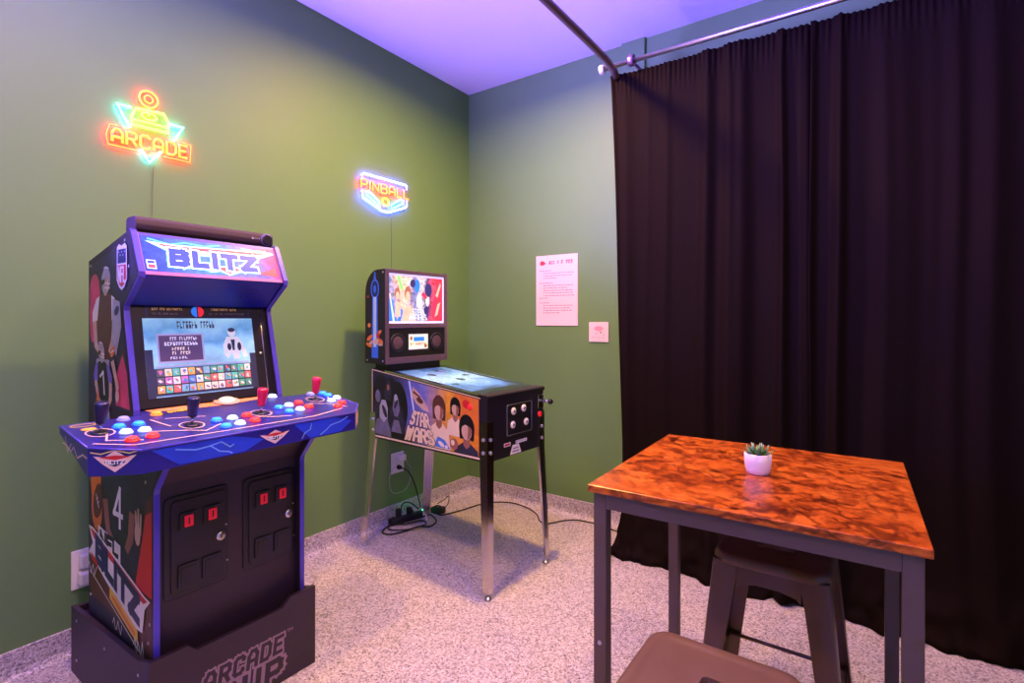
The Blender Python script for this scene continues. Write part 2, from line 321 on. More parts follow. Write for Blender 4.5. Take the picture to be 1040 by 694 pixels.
for side, (y0, y1) in enumerate(((YL, YL + T), (YR - T, YR))):
    sp = quick('side_panel', 'arcade_black', arc, prism, PROF, xz, y0, y1)
    e = nb(); strip_along(e, PROF, y0 - .0015, y1 + .0015, -0.0035, 2, 14); ed = obj('edge_trim', e, 'purple_edge', sp); ed['label'] = 'purple plastic edge moulding'
    if side == 0:
        fr = plane_frame((0, y0, 0), (1, 0, 0), (0, 0, 1))
        def player(cx, cz, k, jersey, helmet, sleeve, skin, num, lean=0.0):
            t_ = lambda pl: [(cx + (x + lean * y) * k, cz + y * k) for x, y in pl]
            return [(jersey, [t_([(-.55, .5), (-.25, .62), (.25, .62), (.55, .5), (.5, -.1), (.36, -.9), (-.36, -.9), (-.5, -.1)])]),
                    (sleeve, [t_([(-.55, .52), (-.36, .58), (-.44, .02), (-.74, -.06), (-.78, .2)]), t_([(.55, .52), (.36, .58), (.44, .02), (.74, -.06), (.78, .2)])]),
                    (skin, [t_([(-.74, -.02), (-.5, .02), (-.38, -.5), (-.2, -.62), (-.3, -.74), (-.56, -.6)]), t_([(.74, -.02), (.5, .02), (.44, -.42), (.3, -.66), (.44, -.74), (.66, -.5)]), t_(ell(0, .72, .13, .15))]),
                    (helmet, [t_(ell(0, .92, .27, .30)), t_([(-.4, -.86), (.4, -.86), (.46, -1.5), (.06, -1.3), (-.06, -1.3), (-.46, -1.5)])]),
                    (skin, [t_(ell(.09, .82, .14, .16))]),
                    ('p_black', [t_([(-.27, .93), (-.05, .96), (-.06, .86), (-.24, .8)])]),
                    ('p_white', [t_(p) for p in ribbon([[(-.03, .86), (.26, .84)], [(-.03, .76), (.25, .74)], [(.12, .9), (.14, .68)], [(-.12, 1.2), (.0, 1.22), (.14, 1.18)]], .035)] + ([t_(p) for p in ribbon(word(num, -.18, -.35, .18, .3), .09)] if num else []))]
        up = [('p_charcoal', [[(.115, .98), (.115, 1.46), (.46, 1.53), (.48, 1.52), (.53, 1.41), (.42, 1.32), (.415, 1.29), (.49, .98)]]),
              ('p_magenta', [ell(.17, 1.36, .05, .07), [(.36, .99), (.48, .985), (.455, 1.10), (.42, 1.16), (.36, 1.08)], ell(.15, 1.28, .03, .09)])]
        up += player(.262, 1.265, .150, 'p_brown', 'p_silver', 'p_white', 'p_tan', '', .1)
        up += [('p_silver', [[(.34, 1.34), (.40, 1.33), (.415, 1.25), (.37, 1.15), (.33, 1.20)]]), ('p_navy', [ell(.375, 1.30, .022, .014, .5)])]
        up += player(.255, 1.060, .110, 'p_black', 'p_silver', 'p_violet', 'p_tan', '1', -.15)
        up += [('p_tan', [[(.33, 1.13), (.355, 1.14), (.40, 1.05), (.385, 1.03)], ell(.385, 1.02, .016, .02)]), ('p_orange', [ell(.345, 1.165, .024, .014, .7), [(.19, .985), (.21, 1.03), (.225, 1.0)]]), ('p_white', ribbon([[(.335, 1.162), (.355, 1.17)]], .004)),
              # football league shield
              ('p_white', [[(.385, 1.505), (.40, 1.515), (.425, 1.508), (.45, 1.515), (.465, 1.505), (.468, 1.40), (.447, 1.375), (.425, 1.365), (.403, 1.375), (.382, 1.40)]]),
              ('p_navy', [[(.392, 1.497), (.458, 1.497), (.46, 1.452), (.39, 1.452)]]), ('p_red', [[(.39, 1.446), (.46, 1.446), (.461, 1.404), (.443, 1.383), (.425, 1.375), (.407, 1.383), (.389, 1.404)]]),
              ('p_white', ribbon(word('NFL', .398, 1.393, .452, 1.438), .008) + [ell(.402 + .0115 * i, 1.488 - .01 * (i % 2), .003, .003, 0, 5) for i in range(5)])]
        art('football_print', fr, up, sp)
        lo = [('p_charcoal', [[(.115, .30), (.115, .86), (.70, .855), (.645, .76), (.645, .24), (.14, .24)]]),
              ('p_brown', [rect(.13, .30, .64, .44), [(.5, .30), (.645, .25), (.645, .75), (.6, .72)]]),
              ('p_red', [[(.52, .44), (.645, .44), (.645, .70), (.60, .68)]]),
              ('p_orange', [ell(.18, .72, .05, .10), ell(.19, .62, .05, .08), rect(.14, .68, .22, .82)]),
              ] + player(.385, .665, .185, 'p_darkgreen', 'p_charcoal', 'p_darkgreen', 'p_skin', '4') + [
              ('p_brown', [ell(.205, .645, .040, .066, -.4)]), ('p_white', ribbon([[(.19, .665), (.215, .625)], [(.195, .65), (.205, .657)], [(.203, .637), (.213, .644)]], .005)), ('p_tan', [ell(.545, .61, .022, .035), [(.53, .62), (.525, .68), (.537, .68), (.545, .62)], [(.545, .63), (.545, .69), (.557, .69), (.56, .62)], [(.56, .62), (.566, .68), (.577, .675), (.573, .61)]]),
              ('p_white', [[(.21, .565), (.41, .54), (.41, .475), (.21, .50)]]), ('p_black', ribbon(word('NFL', .235, .50, .385, .545), .016)),
              ('p_white', [[(.12, .545), (.165, .545), (.60, .435), (.64, .43), (.60, .395), (.585, .32), (.50, .315), (.12, .45), (.16, .49)]]),
              ('p_red', [[(.135, .537), (.17, .535), (.59, .43), (.62, .425), (.59, .41), (.17, .51)]]),
              ('p_navy', [[(x, y + .012 - (x - .3) * .28) for x, y in q] for q in ribbon(word('BLITZ', .20, .405, .55, .475, .3), .03)]),
              ('p_red', [[(.14, .455), (.20, .44), (.22, .415), (.15, .435)]]),
              ('p_yellow', [[(.32, .385), (.55, .315), (.55, .275), (.32, .345)]]), ('p_orange', [[(.34, .365), (.53, .305), (.53, .29), (.34, .35)]]),
              ('p_white', ribbon([[(.12 + .012 * i, .40 + .02 * math.sin(i * 2.1)) for i in range(8)], [(.35 + .011 * i, .275 + .02 * math.sin(i * 1.9)) for i in range(8)], [(.52 + .011 * i, .265 + .03 * math.sin(i * 2.3)) for i in range(8)], [(.14, .39), (.62, .24)]], .004))]
        art('football_print', fr, lo, sp)
        for q in ((.13, 1.46), (.44, 1.525), (.13, .30), (.62, .30), (.60, .78), (.63, .36), (.47, 1.44)):
            quick('screw', 'steel', sp, lathe, [(.005, 0), (.005, .0015), (.003, .0025)], (q[0], y0 - .0005, q[1]), (0, -1, 0), 8)
yi0, yi1 = YL + T, YR - T
quick('back_panel', 'arcade_black', arc, box, .112, .125, yi0, yi1, .22, 1.47)
quick('top_panel', 'arcade_black', arc, prism, [(.112, 1.478), (.47, 1.553), (.472, 1.54), (.115, 1.464)], xz, yi0, yi1)
# marquee
MA, MB_ = Vector((.481, 0, 1.55)), Vector((.546, 0, 1.412))
mq = quick('marquee', 'purple_edge', arc, prism, [(.470, 1.545), (.481, 1.550), (.546, 1.412), (.533, 1.408)], xz, yi0, yi1)
mdir = (MA - MB_); mlen = mdir.length
frm = plane_frame((MB_.x, yi0, MB_.z), (0, 1, 0), tuple(mdir.normalized()))
Wm, Hm = yi1 - yi0, mlen
ramp_mat('marquee_art', [(0, (38, 70, 150)), (.3, (70, 120, 195)), (.55, (60, 130, 190)), (.8, (110, 100, 180)), (1, (150, 60, 110))], 'Y', 9, .5, .25, .55, -.22, .22, .35)
mat('m_white', (225, 245, 255), .3, emit=.9); mat('m_red', (225, 70, 80), .3, emit=.55); mat('m_blue', (36, 70, 190), .3, emit=.5); mat('m_teal', (70, 190, 215), .3, emit=.6); mat('m_pink', (170, 100, 140), .3, emit=.2)
z0 = word('BLITZ', .088, .045, .362, .092, .42, .10)
lay = [('m_pink', [rect(0, 0, Wm, .012), rect(0, 0, .006, Hm), rect(Wm - .006, 0, Wm, Hm)]), ('marquee_art', [rect(.006, .012, Wm - .006, Hm - .012)]),
       ('m_teal', ribbon([[(.03, .132), (.09, .118), (.14, .130), (.20, .124), (.25, .134)], [(.33, .132), (.38, .128), (.42, .134)]], .006)),
       ('m_teal', [[(.018, .124), (.10, .120), (.44, .128), (.452, .120), (.36, .082), (.09, .082)], [(.13, .05), (.20, .020), (.235, .026), (.265, .013), (.30, .026), (.37, .05)]]),
       ('m_white', [[(.022, .122), (.10, .117), (.436, .125), (.446, .119), (.36, .085), (.095, .085)], [(.15, .05), (.205, .023), (.238, .029), (.266, .016), (.30, .029), (.36, .05)]]),
       ('m_red', [[(.04, .118), (.11, .113), (.40, .121), (.42, .117), (.34, .104), (.09, .102)], [(.17, .046), (.21, .029), (.238, .034), (.267, .021), (.29, .033), (.34, .046)], [(.37, .03), (.44, .06), (.445, .02)], [(.38, .136), (.43, .137), (.41, .131)]]),
       ('m_teal', ribbon(z0, .034)), ('m_white', ribbon(z0, .029)), ('m_blue', ribbon(z0, .020)),
       ('m_white', [rect(.012, .020, .038, .052)]), ('m_red', [rect(.015, .023, .035, .036)]), ('m_blue', [rect(.015, .039, .035, .049)])]
art('blitz_lettering', frm, lay, mq)
sp = quick('speaker_panel', 'cobalt', arc, prism, [(.545, 1.410), (.430, 1.318), (.425, 1.325), (.535, 1.416)], xz, yi0, yi1)
b = nb()
for i in range(5):
    for j in range(3):
        if (i + j) % 2 == 0:
            t = .35 + j * .12; lathe(b, [(.004, 0), (.004, .0012)], (.545 - .115 * t, yi1 - .125 + i * .012, 1.410 - .092 * t), (.62, 0, -.78), 8)
obj('speaker_holes', b, 'p_black', sp)
# screen bezel and screen
SA, SB = Vector((.418, 0, 1.318)), Vector((.488, 0, .985)); sd = (SA - SB).normalized(); sn = Vector((0, 1, 0)).cross(sd)
bz = quick('screen_bezel', 'black_plastic', arc, prism, [(.418, 1.318), (.488, .985), (.476, .982), (.406, 1.315)], xz, yi0, yi1)
def on_screen(u, v):
    d = wp(u, v, 0, 0) - CAM; t = (SB - CAM).dot(sn) / d.dot(sn); p = CAM + d * t; return (p.y - yi0, (p - SB).dot(sd))
frs = plane_frame((SB.x, yi0, SB.z), (0, 1, 0), tuple(sd))
c4 = [on_screen(*p) for p in ((142, 323), (254, 324), (264, 393), (153, 406))]
sx0, sx1 = (c4[0][0] + c4[3][0]) / 2, (c4[1][0] + c4[2][0]) / 2; sy0, sy1 = (c4[2][1] + c4[3][1]) / 2, (c4[0][1] + c4[1][1]) / 2
print('SCREEN', [tuple(round(q, 3) for q in c) for c in c4])
SWd, SHt = sx1 - sx0, sy1 - sy0
q = lambda a, b_: (sx0 + a * SWd, sy0 + b_ * SHt)
qr = lambda a0, b0, a1, b1: [q(a0, b0), q(a1, b0), q(a1, b1), q(a0, b1)]
ramp_mat('screen_sky', [(0, (96, 128, 160)), (.35, (110, 150, 180)), (.55, (150, 205, 220)), (.72, (90, 150, 185)), (1, (150, 200, 215))], 'Z', 7, .7, .3, .8, .98, 1.31, .15)
mat('s_panel', (84, 66, 96), .3, emit=.6); mat('s_frame', (150, 150, 185), .3, emit=.7); mat('s_text', (215, 215, 235), .3, emit=.8); mat('s_cream', (235, 220, 200), .3, emit=.8); mat('s_dark', (50, 52, 74), .3, emit=.4); mat('s_pale', (200, 205, 200), .3, emit=.7, var=.3, scale=60)
ICON = []
for i, c in enumerate([(70, 190, 170), (235, 90, 90), (235, 215, 190), (60, 110, 200), (190, 90, 190), (235, 235, 240), (60, 150, 110), (235, 170, 70), (120, 170, 220), (70, 70, 90)]):
    mat('s_icon%d' % i, tuple(int(v * .75 + 35) for v in c), .3, emit=.6); ICON.append('s_icon%d' % i)
scr = art('screen', frs, [('screen_sky', [qr(0, 0, 1, 1)])], bz, base=.0012); scr['label'] = 'lit blue-grey football game screen'
fig = [('s_dark', [qr(0, 0, .06, .6), qr(.94, 0, 1, .5), qr(.06, .02, .94, .36)]), ('s_dark', [[q(*p) for p in p_] for p_ in marks(.28, .62, .865, .96, 13, RND)]),
       ('s_frame', [qr(.10, .42, .50, .80)]), ('s_panel', [qr(.115, .445, .485, .775)]),
       ('s_text', [[q(*p) for p in p_] for r in (.71, .645) for p_ in marks(.16 + .05 * (r > .7), .45, r, r + .045, 12, RND)]),
       ('s_cream', [[q(*p) for p in p_] for r in (.58, .525) for p_ in marks(.22, .38, r, r + .04, 7, RND)]), ('s_text', [[q(*p) for p in p_] for p_ in marks(.2, .4, .47, .5, 8, RND)]),
       ('s_pale', [[q(*p) for p in P] for P in (ell(.775, .80, .04, .06), [(.69, .48), (.68, .62), (.72, .74), (.83, .74), (.88, .64), (.92, .46), (.88, .44), (.85, .56), (.83, .44), (.78, .42), (.76, .52), (.72, .44)])]),
       ('s_dark', [[q(*p) for p in P] for P in (ell(.775, .835, .035, .03), [(.76, .70), (.80, .70), (.79, .55), (.77, .55)], ell(.74, .60, .02, .05), ell(.84, .60, .02, .06))]),
       ('s_frame', [qr(.08, .375, .92, .39)])]
icons = {}
for r in range(3):
    for k in range(13):
        x0_, y0_ = .075 + k * .066, .05 + r * .105
        icons.setdefault(RND.choice(ICON), []).append(qr(x0_, y0_, x0_ + .058, y0_ + .09))
for k, v in icons.items(): fig.append((k, v))
for kk in range(4):
    icons = {}
    for r in range(3):
        for k in range(13):
            cx, cy = .075 + k * .066 + .029 + RND.uniform(-.012, .012), .05 + r * .105 + .042 + RND.uniform(-.02, .02)
            icons.setdefault(RND.choice(ICON), []).append([q(*p) for p in ell(cx, cy, RND.uniform(.006, .013), RND.uniform(.014, .028), RND.uniform(0, 1), 7)])
    for k, v in icons.items(): fig.append((k, v))
art('game_picture', frs, fig, scr, base=.0018, step=.00006)
# information strip over the screen
yy0 = sx0 + .01; yy1 = sx1 - .005; zb, zt = sy1 + .004, sy1 + .043
mat('s_blueball', (40, 130, 235), .3, emit=.6); mat('s_redball', (230, 40, 50), .3, emit=.6)
art('instruction_strip', frs, [('p_navy', [rect(yy0, zb, yy1, zt)]), ('p_black', [rect(yy0 + .008, zb + .003, yy1 - .008, zt - .003)]),
    ('p_gold', marks(yy0 + .02, yy0 + .12, zb + .024, zb + .032, 20, RND) + marks(yy1 - .14, yy1 - .05, zb + .024, zb + .032, 18, RND)),
    ('p_grey', marks(yy0 + .02, yy0 + .10, zb + .008, zb + .015, 18, RND) + marks(yy1 - .15, yy1 - .02, zb + .008, zb + .015, 24, RND)),
    ('s_blueball', [ell((yy0 + yy1) / 2 - .015, (zb + zt) / 2, .019, .019, 0, 14, math.pi / 2, math.pi * 1.5)]), ('s_redball', [ell((yy0 + yy1) / 2 - .011, (zb + zt) / 2, .019, .019, 0, 14, -math.pi / 2, math.pi / 2)])], bz, base=.001)
quick('bezel_seam', 'steel', bz, lambda b: tube(b, [frs(sx1 + .035, .01, .001), frs(sx1 + .035, .33, .001)], .0014, 6))
quick('bezel_knob', 'steel', bz, lathe, [(.005, 0), (.005, .003), (.002, .004)], frs(sx1 + .022, .16, 0), tuple(sn), 10)
# control deck
DX0, DZ0, DS = .53, .972, (.93 - .972) / .31
dz = lambda x: DZ0 + DS * (x - DX0)
DECK = [(.462, yi0 + .001), (.528, yi0 + .001), (.528, -2.42), (.755, -2.42), (.84, -2.33), (.84, -1.655), (.755, -1.575), (.528, -1.575), (.528, yi1 - .001), (.462, yi1 - .001)]
b = nb(); n = len(DECK)
vs = [(x, y, dz(x)) for x, y in DECK] + [(x, y, (dz(x) - .02) if x < .53 else (.868 if x > .7 else .885)) for x, y in DECK]
_, f = faces(b, vs, [tuple(range(n)), tuple(range(n, 2 * n))[::-1]] + [(i, n + i, n + (i + 1) % n, (i + 1) % n) for i in range(n)]); bmesh.ops.recalc_face_normals(b, faces=f)
deck = obj('control_deck', b, 'deck_purple', arc)
def deckpt(x, y, h=0.0): return Vector((x, y, dz(x))) + Vector((-DS, 0, 1)).normalized() * h
fd = lambda a, b_, d: deckpt(b_, a, d)   # a = y, b = x
b = nb()
tr = [(x, y) for x, y in DECK[2:8]]
for (ax, ay), (bx, by) in zip(tr, tr[1:]): tube(b, [deckpt(ax, ay), deckpt(bx, by)], .003, 6)
obj('edge_trim', b, 'purple_edge', deck)
mat('d_orange', (226, 150, 96), .35, var=.35, scale=12); mat('d_line', (236, 200, 190), .35); mat('d_glow', (120, 170, 240), .35)
def bolt(pts, w, mirror=False): return ribbon([pts], w)
lay = [('d_orange', [[(-2.20, .472), (-1.79, .472), (-1.80, .51), (-1.95, .535), (-2.05, .53), (-2.19, .51)]]),
       ('d_line', ribbon([[(-2.40, .73), (-2.33, .79), (-2.10, .80), (-1.80, .805), (-1.66, .77)], [(-2.38, .60), (-2.35, .66), (-2.37, .72), (-2.30, .76)], [(-2.26, .70), (-2.18, .74), (-2.14, .77), (-2.08, .73)], [(-2.18, .60), (-2.08, .63)], [(-1.95, .72), (-1.90, .75), (-1.86, .76)], [(-1.72, .66), (-1.66, .70), (-1.63, .76)], [(-1.60, .60), (-1.64, .66)], [(-2.22, .59), (-2.20, .68)]], .005)),
       ('d_line', ribbon([ell(y, x, .032, .036, 0, 16) + [(y + .032, x)] for x, y in ((.645, -2.361), (.699, -2.149), (.686, -1.925), (.619, -1.671))], .004)),
       ('p_yellow', ribbon(word('START', -2.15, .545, -2.085, .53), .005) + [ell(-2.375, .60, .018, .012)]),
       ('p_yellow', ribbon([ell(-2.375, .56, .03, .012, 0, 14) + [(-2.345, .56)]], .004))]
art('deck_print', fd, [(m, [list(reversed(p)) for p in ps]) for m, ps in lay], deck, base=.0008)
def crest(cx, cz, w, h):
    return [('d_line', [[(cx - w, cz + h * .55), (cx - w * .5, cz + h * .4), (cx, cz + h), (cx + w * .5, cz + h * .4), (cx + w, cz + h * .55), (cx + w * .55, cz - h * .25), (cx, cz - h), (cx - w * .55, cz - h * .25)]]),
            ('p_red', [[(cx - w * .75, cz + h * .4), (cx, cz + h * .55), (cx + w * .75, cz + h * .4), (cx, cz + h * .1)]]), ('p_navy', [[(cx - w * .5, cz), (cx + w * .5, cz), (cx + w * .4, cz - h * .22), (cx, cz - h * .5), (cx - w * .4, cz - h * .22)]]),
            ('p_white', ribbon(word('BLITZ', cx - w * .4, cz - h * .24, cx + w * .4, cz + h * .06), w * .05))]
ff = plane_frame((.84, 0, 0), (0, 1, 0), (0, 0, 1))
mat('d_blue', (44, 70, 200), .3, var=.4, scale=10)
art('front_print', ff, [('d_blue', [[(-2.31, .925), (-2.24, .872), (-2.06, .872), (-2.00, .899), (-2.10, .925)], [(-1.90, .925), (-1.84, .872), (-1.72, .872), (-1.67, .905), (-1.74, .925)]]), ('d_glow', ribbon([[(-2.25, .916), (-2.20, .905), (-2.16, .908), (-2.135, .888), (-2.11, .882), (-2.10, .876)], [(-2.165, .908), (-2.13, .914), (-2.105, .895), (-2.095, .90)], [(-1.87, .876), (-1.86, .892), (-1.84, .90), (-1.835, .918)], [(-1.80, .876), (-1.775, .89), (-1.76, .902), (-1.72, .908), (-1.69, .92)]], .0035))] + crest(-1.965, .899, .05, .022), deck)
fl = plane_frame((.755, -2.42, 0), ((.085 / .1238), .09 / .1238, 0), (0, 0, 1))
art('corner_print', fl, crest(.062, .905, .05, .028) + [('p_gold', ribbon([[(.008, .93), (.03, .925), (.062, .934), (.094, .925), (.116, .93)]], .003))], deck)
fe = plane_frame((0, -2.42, 0), (1, 0, 0), (0, 0, 1))
art('end_print', fe, [('d_line', ribbon([[(.56, .93), (.60, .925), (.63, .915), (.65, .93), (.68, .905), (.72, .92), (.75, .915)], [(.58, .95), (.60, .91), (.63, .935)]], .004))], deck)
frt = plane_frame((.84, -1.655, 0), (-.085 / .117, .08 / .117, 0), (0, 0, 1))
art('corner_print', frt, [('p_tan', [rect(.01, .875, .107, .925)])] + crest(.058, .90, .04, .02), deck)
# joysticks, buttons, trackball
mat('joy_black', (30, 26, 62), .3); mat('joy_red', (214, 24, 70), .3)
def joystick(x, y, m):
    j = quick('joystick', m, arc, lathe, [(.0115, .028), (.013, .034), (.0165, .070), (.0175, .082), (.015, .087), (.006, .088)], deckpt(x, y), (-DS, 0, 1), 16)
    quick('shaft', 'chrome', j, lathe, [(.004, 0), (.004, .03)], deckpt(x, y), (-DS, 0, 1), 8)
    quick('dust_washer', 'p_black', j, lathe, [(.022, .0015), (.022, .003), (.008, .005)], deckpt(x, y), (-DS, 0, 1), 18)
for x, y, m in ((.645, -2.361, 'joy_black'), (.699, -2.149, 'joy_black'), (.686, -1.925, 'joy_red'), (.619, -1.671, 'joy_red')): joystick(x, y, m)
mat('b_blue', (60, 160, 255), .3, emit=7, ecol=(6, 70, 255)); mat('b_white', (215, 240, 255), .3, emit=3.2, ecol=(120, 190, 255)); mat('b_red', (240, 60, 50), .3, emit=3.6, ecol=(255, 34, 18)); mat('b_orange', (250, 160, 60), .3, emit=1.0, ecol=(255, 140, 30)); mat('b_lilac', (150, 150, 245), .3, emit=.9, ecol=(130, 130, 255))
mat('b_blue_rim', (50, 120, 235), .3, emit=.8, ecol=(8, 80, 255)); mat('b_white_rim', (200, 215, 240), .3, emit=.5, ecol=(130, 195, 255)); mat('b_red_rim', (225, 50, 50), .3, emit=.5, ecol=(255, 36, 20)); mat('b_orange_rim', (240, 150, 60), .3, emit=.4); mat('b_lilac_rim', (140, 140, 220), .3, emit=.3)
BT = {'b_blue': [(.622, -2.31), (.624, -2.262), (.697, -2.076), (.767, -2.081), (.661, -1.846), (.722, -1.843), (.60, -1.600), (.565, -1.60)],
      'b_white': [(.679, -2.312), (.686, -2.269), (.699, -2.028), (.761, -2.035), (.651, -1.802), (.716, -1.798), (.671, -1.635), (.645, -1.592), (.515, -1.785)],
      'b_red': [(.752, -2.322), (.748, -2.272), (.694, -1.978), (.756, -1.984), (.639, -1.755), (.701, -1.753), (.746, -1.661), (.715, -1.62)],
      'b_orange': [(.545, -2.187)], 'b_lilac': [(.556, -2.278), (.55, -1.645)]}
for m, l in BT.items():
    for x, y in l:
        o = quick('button', m, arc, lathe, [(.0135, .004), (.0135, .0085), (.0115, .0105), (.006, .0112)], deckpt(x, y), (-DS, 0, 1), 16)
        quick('collar', m + '_rim', o, lathe, [(.017, 0), (.0175, .002), (.0165, .0045), (.013, .005)], deckpt(x, y), (-DS, 0, 1), 18)
tb = quick('trackball', 'p_white', arc, lathe, [(.030 * math.cos(t), .004 + .016 * math.sin(t)) for t in (0, .3, .6, .9, 1.2, 1.45)], deckpt(.505, -1.95), (-DS, 0, 1), 20)
quick('ring', 'p_tan', tb, lathe, [(.043, 0), (.044, .004), (.041, .008), (.031, .008), (.030, .004)], deckpt(.505, -1.95), (-DS, 0, 1), 24)
# lower front
quick('underside_panel', 'arcade_black', arc, prism, [(.705, .868), (.625, .765), (.618, .77), (.695, .874)], xz, yi0, yi1)
fp = quick('front_panel', 'arcade_black', arc, box, .608, .622, yi0, yi1, .22, .772)
mat('door_black', (22, 19, 21), .35)
mat('coin_red', (200, 24, 44), .3, emit=.45)
def rr(x0, y0, x1, y1, r, n=4):
    out = []
    for cx, cy, a in ((x1 - r, y1 - r, 0), (x0 + r, y1 - r, 90), (x0 + r, y0 + r, 180), (x1 - r, y0 + r, 270)):
        for k in range(n + 1): t = math.radians(a + 90 * k / n); out.append((cx + r * math.cos(t), cy + r * math.sin(t)))
    return out
yz = lambda a, z, d: Vector((d, a, z))
for y0, y1 in ((-2.198, -2.004), (-1.955, -1.762)):
    dr = quick('coin_door', 'door_black', arc, prism, rr(y0, .405, y1, .722, .018), yz, .622, .628, .002)
    quick('door_plate', 'door_black', dr, prism, rr(y0 + .018, .42, y1 - .012, .707, .014), yz, .628, .6325, .0015)
    for yc in (y0 + .066, y0 + .137):
        h = quick('coin_slot', 'black_plastic', dr, prism, rr(yc - .026, .612, yc + .026, .668, .006), yz, .6325, .638, .0015)
        quick('lit_insert', 'coin_red', h, box, .638, .6425, yc - .013, yc + .013, .622, .658, .002)
        quick('coin_gap', 'p_black', h, box, .6425, .6432, yc - .002, yc + .002, .630, .652)
        fl_ = quick('return_flap', 'black_plastic', dr, prism, rr(yc - .03, .437, yc + .03, .507, .005), yz, .6325, .639, .0015)
        quick('flap_recess', 'p_black', fl_, prism, rr(yc - .022, .445, yc + .022, .497, .004), yz, .639, .6405)
    lk = quick('lock', 'steel', dr, lathe, [(.0155, 0), (.0155, .004), (.012, .008), (.004, .0085)], (.6325, y1 - .030, .558), (1, 0, 0), 18)
    quick('key_hole', 'p_black', lk, box, .6405, .6417, y1 - .0315, y1 - .0285, .552, .564)
    for z in (.47, .58): quick('hinge_pin', 'steel', dr, lathe, [(.003, 0), (.003, .003)], (.632, y1 - .008 if z < .5 else y1 - .012, z if z < .5 else .59), (1, 0, 0), 8)
# riser
rs = nb()
rp = [(-2.262, 0), (-1.725, 0), (-1.725, .285), (-1.825, .285), (-1.855, .258), (-2.135, .258), (-2.16, .283), (-2.262, .283)]
prism(rs, rp, yz, .684, .70, .0012)
riser = obj('riser', rs, 'arcade_black', arc); riser['label'] = 'black wooden riser with outlined lettering'
rxz = [(.02, 0), (.684, 0), (.684, .28), (.62, .262), (.02, .235)]
for y0, y1 in ((-2.262, -2.247), (-1.74, -1.725)):
    sd_ = quick('riser_side', 'arcade_black', riser, prism, rxz, xz, y0, y1, .0012)
quick('riser_back', 'arcade_black', riser, box, .02, .035, -2.247, -1.74, 0, .23)
quick('riser_deck', 'arcade_black', riser, box, .035, .684, -2.247, -1.74, .19, .208)
fr2 = plane_frame((.70, 0, 0), (0, 1, 0), (0, 0, 1))
mat('logo_grey', (150, 122, 122), .5)
w1 = word('ARCADE', -2.115, .114, -1.862, .164, .42, .14); w2 = word('1UP', -2.05, .020, -1.868, .088, .42, .1)
art('riser_lettering', fr2, [('logo_grey', ribbon(w1, .0245) + ribbon(w2, .038)), ('arcade_black', ribbon(w1, .0125)), ('arcade_black', ribbon(w2, .019)), ('logo_grey', ribbon(word('TM', -1.838, .166, -1.818, .176), .0018))], riser)
for q in ((.08, .20), (.08, .06), (.62, .22), (.62, .06), (.35, .2)):
    quick('bolt', 'steel', riser, lathe, [(.005, 0), (.005, .0015), (.003, .0025)], (q[0], -2.262, q[1]), (0, -1, 0), 8)

# sound bar on the cabinet
bar = thing('sound_bar', 'dark brown sound bar with round knob lying on top of the arcade machine', 'speaker', (.42, -1.985, 1.55))
b = nb(); pr = [(-.035, 0), (.03, 0), (.042, .008), (.046, .025), (.042, .043), (.03, .052), (-.028, .052), (-.036, .044), (-.038, .01)]
mat('grille_cloth', (54, 34, 34), .75, var=.25, scale=150, bump=.3)
prism(b, [(.42 + x, 1.5545 + z) for x, z in pr], xz, -2.215, -1.752, .004); obj('body', b, 'grille_cloth', bar)
kn = quick('knob', 'black_plastic', bar, lathe, [(.021, 0), (.021, .004), (.018, .008), (.017, .008)], (.464, -1.778, 1.5805), (1, 0, 0), 20)
quick('knob_ring', 'p_violet', kn, lathe, [(.023, -.001), (.023, .003), (.0205, .003)], (.464, -1.778, 1.5805), (1, 0, 0), 20)
art('maker_mark', plane_frame((.466, 0, 0), (0, 1, 0), (0, 0, 1)), [('p_silver', [ell(-1.835, 1.5805, .004, .004, 0, 8)] + marks(-1.828, -1.806, 1.5785, 1.5825, 6, RND))], bar)
for s in (-2.17, -1.80): quick('foot', 'rubber', bar, box, .395, .44, s - .01, s + .01, 1.548, 1.556)

# ---------------------------------------------------------------- neon signs on the left wall
def neon(name, e):
    m = bpy.data.materials.new(name); m.use_nodes = True; MATS[name] = m; b_ = m.node_tree.nodes['Principled BSDF']
    b_.inputs['Base Color'].default_value = (.03, .03, .03, 1); b_.inputs['Roughness'].default_value = .4
    mx_ = max(e); b_.inputs['Emission Color'].default_value = (e[0] / mx_, e[1] / mx_, e[2] / mx_, 1); b_.inputs['Emission Strength'].default_value = mx_
neon('neon_red', (46, 1.1, .14)); neon('neon_yellow', (7, 9.5, .45)); neon('neon_cyan', (1.2, 22, 42)); neon('neon_blue', (7, 7, 150)); neon('neon_ice', (.9, 7, 14)); neon('neon_amber', (14, 5, .2))
mat('clear_acrylic', (250, 250, 250), .05, trans=1.0, var=0)
NX = WALL_X + .017
def on_wall(u, v): p = wp(u, v, 0, NX); return (p.y, p.z)
def tubes(name, lines, m, root, r=.0045, closed=False):
    for pl in lines:
        b = nb(); tube(b, [(NX, y, z) for y, z in pl], r, 8, closed); obj(name, b, m, root)
def standoffs(root, pts):
    for y, z in pts: quick('standoff', 'steel', root, lathe, [(.004, 0), (.004, .024)], (WALL_X, y, z), (1, 0, 0), 8)
ns = thing('neon_sign', 'glowing neon sign reading ARCADE with a joystick over a blue triangle', 'neon sign', (WALL_X, -1.97, 1.9))
cyc, czc = on_wall(151, 101)
tubes('ball_tube', [ell(cyc, czc, .034, .034, 0, 20)], 'neon_red', ns, .0045, True)
tubes('ball_tube', [ell(cyc, czc, .016, .016, 0, 14)], 'neon_red', ns, .003, True)
ow = lambda l: [on_wall(*p) for p in l]
tubes('base_tube', [ow([(138, 110), (166, 116), (171, 125), (171, 135), (134, 126), (134, 118)])], 'neon_yellow', ns, .0042, True)
